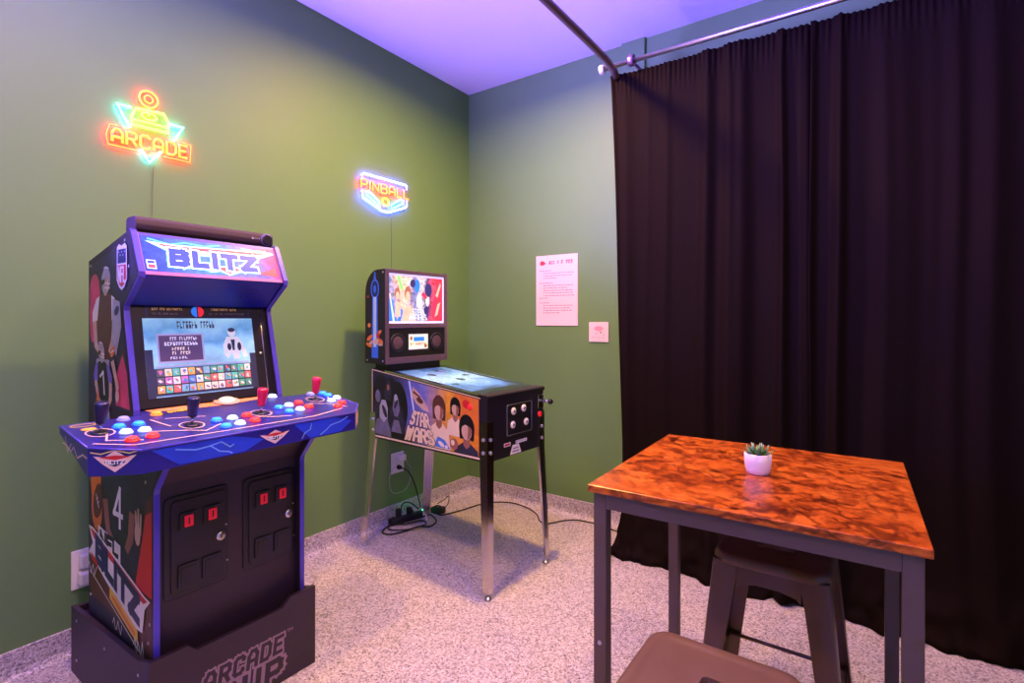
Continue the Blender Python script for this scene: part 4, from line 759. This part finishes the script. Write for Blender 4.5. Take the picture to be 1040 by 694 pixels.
# ---------------------------------------------------------------- curtains, rods
mat('curtain_cloth', (19, 10, 5), .8, var=.1, scale=60, spec=.06)
def curtain(label, s0, s1, seed, left_edge, ybase=-.215):
    rnd = random.Random(seed); b = nb(); nx, nz = int((s1 - s0) * 260), 64
    ZT = 2.615
    centers = []; x = s0
    while x < s1 + .1: centers.append((x, rnd.uniform(.012, .045), rnd.uniform(.15, 1.0) ** 1.2)); x += rnd.choice([.04, .055, .07, .10, .14, .2])
    def fold(x, k):
        # soft pleats of uneven width
        v = 0
        for c, w, h in centers:
            v += h * math.exp(-((x - c) / (w * (1 + .6 * k))) ** 2)
        return v
    rows = []
    for j in range(nz + 1):
        t = j / nz; row = []
        z = ZT * (1 - t) if t < .86 else ZT * .14 * (1 - ((t - .86) / .14) ** .8)
        for i in range(nx + 1):
            u = i / nx; xb = s0 + (s1 - s0) * u; k = t
            drift = .045 * noise.noise(Vector((xb * 2.1 + seed, z * .55, 0.3)))
            A = .028 + .018 * min(1, t * 2.5)
            tight = (1 - min(1, t / .06)) * .006 * math.sin(xb * 260)
            y = ybase - A * fold(xb + drift * t * 1.4, k) - tight - .02 * noise.noise(Vector((xb * 1.3, z * .8, seed)))
            x = xb + .012 * noise.noise(Vector((xb * 3, z * .7, seed + 4)))
            if left_edge:
                e = max(0, 1 - u / .16); pr_ = .075 * min(1, (ZT - z) / 2.0) ** .7
                fl_ = -.06 * max(0, 1 - z / .25) ** 1.5
                x += e * (pr_ + fl_)
            if left_edge and u > .93: y += .05 * ((u - .93) / .07)
            if z < .28:
                q_ = 1 - z / .28; wr = noise.noise(Vector((xb * 9, z * 26, seed * 3.1))); w2_ = noise.noise(Vector((xb * 22 + 5, z * 50, seed)))
                y += -.065 * q_ ** 1.6 + q_ * (.055 * wr + .022 * w2_)
                x += q_ * .025 * noise.noise(Vector((xb * 11, z * 18, 9 + seed)))
            zz = max(.004, z + (.012 * noise.noise(Vector((xb * 14, 2, seed))) * max(0, 1 - z / .2) if z < .2 else 0))
            zz -= .03 * ((xb - 1.2) / 1.2) ** 1.0 * max(0, z / ZT - .9) * 10 * .8 if z > ZT * .9 else 0
            row.append(b.verts.new((x, y, zz)))
        rows.append(row)
    for A_, B_ in zip(rows, rows[1:]):
        for i in range(nx): f = b.faces.new((A_[i], B_[i], B_[i + 1], A_[i + 1])); f.smooth = True
    o = obj('curtain', b, 'curtain_cloth'); md = o.modifiers.new('cloth_thickness', 'SOLIDIFY'); md.thickness = .003
    tag(o, label, 'curtain', 'black curtains along the back wall'); return o
curtain('black floor-length curtain nearest the poster, its hem bunched on the floor', 1.205, 2.20, 3, True)
curtain('black floor-length curtain on the far right behind the wooden table', 2.165, 3.75, 8, False)
rod = thing('curtain_rod', 'silver metal curtain rod running along the top of the black curtains', 'curtain rod', (1.16, -.25, 2.65))
quick('pipe', 'steel', rod, tube, [(1.165, -.25, 2.652), (3.88, -.25, 2.640)], .0135, 14)
quick('end_cap', 'white_plastic', rod, lathe, [(.024, -.012), (.026, 0), (.022, .012)], (1.165, -.25, 2.652), (1, 0, 0), 16)
cp = quick('bracket_ring', 'frame_metal', rod, lathe, [(.028, -.016), (.031, -.010), (.031, .010), (.028, .016)], (1.335, -.25, 2.655), (1, 0, 0), 18)
quick('bracket_arm', 'frame_metal', cp, tube, [(1.335, -.225, 2.655), (1.335, WALL_Y, 2.655)], .009, 10)
quick('bracket_foot', 'frame_metal', cp, lathe, [(.03, 0), (.03, .004), (.01, .008)], (1.335, WALL_Y - .001, 2.655), (0, -1, 0), 16)
rl = thing('ceiling_rail', 'dark bronze rail running overhead towards the viewer from the curtain corner', 'curtain rail', (1.24, -1.5, 2.63))
quick('tube', 'rail_bronze', rl, tube, [(1.238, -.222, 2.60), (1.238, -.27, 2.628), (1.239, -.36, 2.642), (1.24, -.6, 2.645), (1.24, -2.4, 2.645), (1.24, -4.4, 2.645)], .019, 12)
for y in (-1.6, -3.6):
    h = quick('hanger', 'rail_bronze', rl, tube, [(1.24, y, 2.66), (1.24, y, CEIL)], .006, 8); quick('hanger_plate', 'rail_bronze', h, lathe, [(.03, 0), (.028, .004)], (1.24, y, CEIL - .004), (0, 0, 1), 14)

# ---------------------------------------------------------------- table, stools, plant
def rustic():
    m = bpy.data.materials.new('rustic_wood'); m.use_nodes = True; MATS['rustic_wood'] = m
    nt = m.node_tree; N = nt.nodes; L = nt.links; b = N['Principled BSDF']; tc = N.new('ShaderNodeTexCoord')
    mp = N.new('ShaderNodeMapping'); mp.inputs['Rotation'].default_value = (0, 0, .35); L.new(tc.outputs['Object'], mp.inputs['Vector'])
    n1 = N.new('ShaderNodeTexNoise'); n1.inputs['Scale'].default_value = 3.2; n1.inputs['Detail'].default_value = 2; L.new(mp.outputs[0], n1.inputs['Vector'])
    ad_ = N.new('ShaderNodeVectorMath'); ad_.operation = 'MULTIPLY_ADD'; L.new(n1.outputs['Color'], ad_.inputs[0]); ad_.inputs[1].default_value = (.35, .35, 0); L.new(mp.outputs[0], ad_.inputs[2])
    wv = N.new('ShaderNodeTexWave'); wv.wave_type = 'RINGS'; wv.inputs['Scale'].default_value = 17; wv.inputs['Distortion'].default_value = 7; wv.inputs['Detail'].default_value = 4; wv.inputs['Detail Scale'].default_value = 1.6; wv.inputs['Detail Roughness'].default_value = .6; L.new(ad_.outputs[0], wv.inputs['Vector'])
    nb_ = N.new('ShaderNodeTexNoise'); nb_.inputs['Scale'].default_value = 16; nb_.inputs['Detail'].default_value = 8; nb_.inputs['Roughness'].default_value = .7; L.new(mp.outputs[0], nb_.inputs['Vector'])
    mf = N.new('ShaderNodeMath'); mf.operation = 'MULTIPLY_ADD'; mf.inputs[1].default_value = .26; L.new(wv.outputs['Fac'], mf.inputs[0]); L.new(nb_.outputs['Fac'], mf.inputs[2])
    r1 = N.new('ShaderNodeValToRGB'); e = r1.color_ramp.elements; e[0].position = .38; e[0].color = lin((104, 42, 8)) + (1,); e[1].position = .62; e[1].color = lin((168, 80, 18)) + (1,); q_ = e.new(.85); q_.color = lin((192, 106, 34)) + (1,)
    L.new(mf.outputs[0], r1.inputs['Fac'])
    n3 = N.new('ShaderNodeTexNoise'); n3.inputs['Scale'].default_value = 9; n3.inputs['Detail'].default_value = 7; n3.inputs['Roughness'].default_value = .68; n3.inputs['Distortion'].default_value = .6; L.new(mp.outputs[0], n3.inputs['Vector'])
    r3 = N.new('ShaderNodeValToRGB'); e = r3.color_ramp.elements; e[0].position = .33; e[0].color = (.06, .03, .025, 1); e[1].position = .46; e[1].color = (1, 1, 1, 1)
    q_ = e.new(.385); q_.color = (.42, .3, .26, 1)
    L.new(n3.outputs['Fac'], r3.inputs['Fac'])
    mx = N.new('ShaderNodeMix'); mx.data_type = 'RGBA'; mx.blend_type = 'MULTIPLY'; mx.inputs['Factor'].default_value = .92; L.new(r1.outputs['Color'], mx.inputs['A']); L.new(r3.outputs['Color'], mx.inputs['B'])
    w2 = N.new('ShaderNodeTexWave'); w2.wave_type = 'RINGS'; w2.inputs['Scale'].default_value = 15; w2.inputs['Distortion'].default_value = 11; w2.inputs['Detail'].default_value = 2.5; w2.inputs['Detail Scale'].default_value = 1.1; L.new(mp.outputs[0], w2.inputs['Vector'])
    rg = N.new('ShaderNodeValToRGB'); e = rg.color_ramp.elements; e[0].position = .0; e[0].color = (.38, .3, .26, 1); e[1].position = .34; e[1].color = (1, 1, 1, 1); L.new(w2.outputs['Fac'], rg.inputs['Fac'])
    ng = N.new('ShaderNodeTexNoise'); ng.inputs['Scale'].default_value = 4; L.new(tc.outputs['Object'], ng.inputs['Vector'])
    rn = N.new('ShaderNodeValToRGB'); rn.color_ramp.elements[0].position = .42; rn.color_ramp.elements[1].position = .58; L.new(ng.outputs['Fac'], rn.inputs['Fac'])
    m2 = N.new('ShaderNodeMix'); m2.data_type = 'RGBA'; m2.blend_type = 'MULTIPLY'; L.new(rn.outputs['Color'], m2.inputs['Factor']); L.new(mx.outputs['Result'], m2.inputs['A']); L.new(rg.outputs['Color'], m2.inputs['B'])
    vk = N.new('ShaderNodeTexVoronoi'); vk.inputs['Scale'].default_value = 6.5; vk.inputs['Randomness'].default_value = 1; L.new(ad_.outputs[0], vk.inputs['Vector'])
    nk = N.new('ShaderNodeTexNoise'); nk.inputs['Scale'].default_value = 34; nk.inputs['Detail'].default_value = 5; L.new(tc.outputs['Object'], nk.inputs['Vector'])
    mk = N.new('ShaderNodeMath'); mk.operation = 'MULTIPLY_ADD'; mk.inputs[1].default_value = .42; L.new(nk.outputs['Fac'], mk.inputs[0]); L.new(vk.outputs['Distance'], mk.inputs[2])
    rk = N.new('ShaderNodeValToRGB'); e = rk.color_ramp.elements; e[0].position = .25; e[0].color = (.05, .03, .025, 1); e[1].position = .40; e[1].color = (1, 1, 1, 1); L.new(mk.outputs[0], rk.inputs['Fac'])
    m3 = N.new('ShaderNodeMix'); m3.data_type = 'RGBA'; m3.blend_type = 'MULTIPLY'; m3.inputs['Factor'].default_value = .85; L.new(m2.outputs['Result'], m3.inputs['A']); L.new(rk.outputs['Color'], m3.inputs['B'])
    L.new(m3.outputs['Result'], b.inputs['Base Color']); b.inputs['Roughness'].default_value = .28
    bp = N.new('ShaderNodeBump'); bp.inputs['Strength'].default_value = .08; bp.inputs['Distance'].default_value = .001; L.new(wv.outputs['Fac'], bp.inputs['Height']); L.new(bp.outputs['Normal'], b.inputs['Normal'])
rustic()
TZ, TW, TD = .85, .690, .700
tab = thing('table', 'square rustic orange-brown wooden table with dark metal legs', 'table', (2.135, -1.328, 0), .03, local=True)
quick('tabletop', 'rustic_wood', tab, box, -TW / 2, TW / 2, -TD / 2, TD / 2, TZ - .018, TZ, .002)
hx, hy, lw = TW / 2 - .012, TD / 2 - .012, .034
for sx in (-1, 1):
    for sy in (-1, 1):
        l_ = quick('leg', 'leg_paint', tab, box, *sorted((sx * hx, sx * (hx - lw))), *sorted((sy * hy, sy * (hy - lw))), .008, TZ - .018, .0015)
        quick('foot_pad', 'rubber', l_, box, *sorted((sx * (hx - .003), sx * (hx - lw + .003))), *sorted((sy * (hy - .003), sy * (hy - lw + .003))), 0, .008)
        quick('bolt', 'steel', l_, lathe, [(.006, 0), (.005, .003)], (sx * (hx - lw / 2), sy * hy, .45), (0, sy, 0), 8)
    quick('apron', 'leg_paint', tab, box, *sorted((sx * hx, sx * (hx - .02))), -hy + lw, hy - lw, TZ - .058, TZ - .018, .0015)
    quick('apron', 'leg_paint', tab, box, -hx + lw, hx - lw, *sorted((sx * hy, sx * (hy - .02))), TZ - .058, TZ - .018, .0015)
def rrect(h, r, n=5): return rr(-h, -h, h, h, r, n)
def make_stool():
    t = thing('metal_stool', '', 'stool', (0, 0, 0), 0, 'brown metal stools at the wooden table', local=True)
    SZ = .612
    # seat: dished top with rolled rim and a hand slot through the middle
    b = nb(); slot = rr(-.05, -.02, .05, .02, .012, 5)
    per = len(rrect(.15, .04)); prof_ = [(.118, .030, SZ - .004), (.128, .034, SZ - .003), (.140, .040, SZ), (.148, .044, SZ - .003), (.152, .046, SZ - .011), (.152, .046, SZ - .026), (.148, .044, SZ - .028)]
    rings = [[b.verts.new((x, y, z)) for x, y in rrect(h, r)] for h, r, z in prof_]
    for A, B_ in zip(rings, rings[1:]):
        for k in range(per): f = b.faces.new((A[k], A[(k + 1) % per], B_[(k + 1) % per], B_[k])); f.smooth = True
    s_top = [b.verts.new((x, y, SZ - .006)) for x, y in slot]; s_low = [b.verts.new((x * .96, y * .9, SZ - .018)) for x, y in slot]
    m_ = len(slot)
    for k in range(per):
        b.faces.new((s_top[k * m_ // per % m_], rings[0][k], rings[0][(k + 1) % per], s_top[((k + 1) * m_ // per) % m_])) if (k * m_ // per) % m_ != ((k + 1) * m_ // per) % m_ else b.faces.new((s_top[k * m_ // per % m_], rings[0][k], rings[0][(k + 1) % per]))
    for k in range(m_): b.faces.new((s_top[k], s_top[(k + 1) % m_], s_low[(k + 1) % m_], s_low[k]))
    bmesh.ops.recalc_face_normals(b, faces=b.faces[:])
    st = obj('seat', b, 'dark_metal', t)
    quick('seat_pan', 'dark_metal', t, box, -.10, .10, -.10, -.040, SZ - .024, SZ - .020); 
    zt, zl_, zb_ = SZ - .020, SZ - .085, .012
    ot, ob_ = .149, .205
    outer = lambda z: ot + (ob_ - ot) * (zt - z) / (zt - zb_)
    inner = lambda z: outer(z) - (.066 + (.038 - .066) * (zl_ - z) / (zl_ - zb_))
    for sx in (-1, 1):
        for sy in (-1, 1):
            b = nb()
            for axis in (0, 1):
                pts = []
                for z in (zt, zl_, .30, zb_):
                    o_ = outer(z); i_ = inner(min(z, zl_)) if z < zt else .075
                    c_ = .010
                    pts.append(((o_ - c_, o_), (i_, o_), z))
                for p, q_ in zip(pts, pts[1:]):
                    def V(pp, z, d): a, w = pp; a, w = a, w - d; return (sx * a, sy * w, z) if axis == 0 else (sx * w, sy * a, z)
                    vs = [V(p[0], p[2], 0), V(p[1], p[2], 0), V(q_[1], q_[2], 0), V(q_[0], q_[2], 0), V(p[0], p[2], .003), V(p[1], p[2], .003), V(q_[1], q_[2], .003), V(q_[0], q_[2], .003)]
                    faces(b, vs, [(0, 1, 2, 3), (7, 6, 5, 4), (1, 5, 6, 2), (0, 3, 7, 4), (2, 6, 7, 3), (0, 4, 5, 1)])
            zs = (zt, zl_, .30, zb_)
            for za, zb2 in zip(zs, zs[1:]):
                A_ = [(sx * (outer(za) - .010), sy * outer(za), za), (sx * (outer(za) - .003), sy * (outer(za) - .003), za), (sx * outer(za), sy * (outer(za) - .010), za)]; B_ = [(sx * (outer(zb2) - .010), sy * outer(zb2), zb2), (sx * (outer(zb2) - .003), sy * (outer(zb2) - .003), zb2), (sx * outer(zb2), sy * (outer(zb2) - .010), zb2)]
                faces(b, A_ + B_, [(0, 1, 4, 3), (1, 2, 5, 4)])
            bmesh.ops.remove_doubles(b, verts=b.verts[:], dist=1e-5); bmesh.ops.recalc_face_normals(b, faces=b.faces[:])
            lg = obj('leg', b, 'dark_metal', t); o_ = outer(zb_)
            quick('rubber_foot', 'rubber', lg, box, *sorted((sx * (o_ + .002), sx * (o_ - .038))), *sorted((sy * (o_ + .002), sy * (o_ - .038))), 0, .014, .003)
    for s_ in (-1, 1):
        for axis in (0, 1):
            b = nb(); A_ = []
            o1, o2 = outer(zt), outer(zl_)
            xs = [-.082, -.07, -.03, .03, .07, .082]
            low = [zl_, zl_ + .012, zl_ + .02, zl_ + .02, zl_ + .012, zl_]
            for x, zl2 in zip(xs, low):
                for z in (zt, zl2):
                    w = outer(z)
                    for d in (0, .003): A_.append((x, s_ * (w - d), z) if axis == 0 else (s_ * (w - d), x, z))
            fs_ = []
            for k in range(5):
                i = k * 4; j = i + 4; fs_ += [(i, j, j + 2, i + 2), (i + 1, i + 3, j + 3, j + 1), (i + 2, j + 2, j + 3, i + 3), (i, i + 1, j + 1, j)]
            faces(b, A_, fs_); bmesh.ops.recalc_face_normals(b, faces=b.faces[:]); obj('apron', b, 'dark_metal', t)
            zr = .22; w = outer(zr) - .012; l_ = outer(zr) - .006
            quick('stretcher', 'dark_metal', t, tube, [(-l_, s_ * w, zr), (l_, s_ * w, zr)] if axis == 0 else [(s_ * w, -l_, zr), (s_ * w, l_, zr)], .006, 8)
    INV[0] = Matrix.Identity(4)
    return t
st1 = make_stool(); st1.location = (2.165, -1.20, 0); st1.scale = (.96, .96, 1); st1['label'] = 'brown metal stool with splayed legs tucked beneath the wooden table'
st2 = copy_tree(st1); st2.location = (2.158, -1.932, 0); st2.rotation_euler = (0, 0, math.pi / 2); st2['label'] = 'nearest brown metal stool, only its seat with hand slot showing'
pot = thing('potted_succulent', 'small green succulent in a white pot on the wooden table', 'plant', (2.139, -1.335, TZ))
px_, py_ = 2.139, -1.335
mat('pot_white', (236, 228, 216), .35, var=.02); mat('soil', (60, 44, 34), .9)
quick('pot', 'pot_white', pot, lathe, [(.022, 0), (.028, .002), (.0325, .016), (.0345, .036), (.0345, .055), (.0325, .0565), (.0315, .054), (.031, .044)], (px_, py_, TZ), (0, 0, 1), 28)
quick('soil', 'soil', pot, lathe, [(.0305, .040), (.0305, .046), (.015, .049)], (px_, py_, TZ), (0, 0, 1), 20)
ramp_mat('succulent_leaf', [(0, (50, 92, 54)), (.55, (96, 140, 84)), (.85, (186, 196, 130)), (1, (222, 206, 160))], 'Z', 20, .1, .45, 0, .03, .1, .1)
def leaf(az, tilt, ln, w):
    b = nb(); seg = 6; rings = []
    for k in range(7):
        t_ = k / 6; hw = w * (math.sin(math.pi * min(.97, .18 + t_ * .80)) ** .8) * (1 - .15 * t_); th = .0045 * (1 - t_ * .7); up = ln * t_; bend = .35 * t_ * t_
        a_ = tilt + bend * .4
        r_ = .006 + up * math.cos(a_); h_ = .047 + up * math.sin(a_)
        ring_ = []
        for s_, d_ in ((-1, 0), (-.5, .9), (.5, .9), (1, 0), (.5, -1), (-.5, -1)):
            lx = r_ - d_ * th * math.sin(a_) * -1 * -1; lz = h_ + d_ * th * math.cos(a_) * -1; ly = s_ * hw
            ring_.append(b.verts.new((lx * math.cos(az) - ly * math.sin(az), lx * math.sin(az) + ly * math.cos(az), lz)))
        rings.append(ring_)
    for A, B_ in zip(rings, rings[1:]):
        for k in range(6): f = b.faces.new((A[k], A[(k + 1) % 6], B_[(k + 1) % 6], B_[k])); f.smooth = True
    b.faces.new(rings[0][::-1]); b.faces.new(rings[-1]); bmesh.ops.recalc_face_normals(b, faces=b.faces[:])
    INV[0] = Matrix.Identity(4); return obj('leaf', b, 'succulent_leaf', pot)
for k in range(8): leaf(k * .785 + .2, .42, .040, .0085)
for k in range(7): leaf(k * .898 + .5, .80, .038, .008)
for k in range(5): leaf(k * 1.257 + .1, 1.2, .034, .0065)

# ---------------------------------------------------------------- ceiling lights and added fill light bars (outside the frame)
mat('lamp_glow', (255, 220, 195), .4, emit=4.0)
place = ['over the pinball machine', 'near the left wall behind the arcade machine', 'over the wooden table', 'behind the viewer']
for (x, y, e), pl_ in zip(LAMPS, place):
    t = thing('downlight', 'round white recessed ceiling light ' + pl_, 'ceiling light', (x, y, CEIL), group='recessed ceiling lights')
    quick('trim_ring', 'white_plastic', t, lathe, [(.085, 0), (.085, -.004), (.072, -.008), (.070, -.002)], (x, y, CEIL), (0, 0, 1), 24); quick('lens', 'lamp_glow', t, lathe, [(.069, 0), (.068, -.003)], (x, y, CEIL), (0, 0, 1), 24)
mat('fill_glow_violet', (110, 90, 255), .4, emit=3.0)
mat('fill_glow_blue', (70, 120, 255), .4, emit=3.0)
for c, aim, ln, e, colr, spr in FILL_BARS:  # housings and glowing diffusers for the added fill lights
    left = c.x < 1; sg = 1 if left else -1
    t = thing('fill_bar', 'long violet light bar added as unseen fill on the left wall behind the viewer' if left else 'long blue light bar added as unseen fill on the right wall behind the viewer', 'light bar', c, group='added fill light bars on the side walls')
    quick('housing', 'black_plastic', t, box, *sorted(((WALL_X + .0005) if left else (RIGHT_X - .0005), c.x - sg * .005)), c.y - ln / 2, c.y + ln / 2, c.z - .05, c.z + .05, .004)
    quick('diffuser', 'fill_glow_violet' if left else 'fill_glow_blue', t, prism, [(c.x - sg * .006, c.z - .03), (c.x + sg * .012, c.z + .004), (c.x + sg * .006, c.z + .03), (c.x - sg * .006, c.z + .045)], xz, c.y - ln / 2 + .02, c.y + ln / 2 - .02)
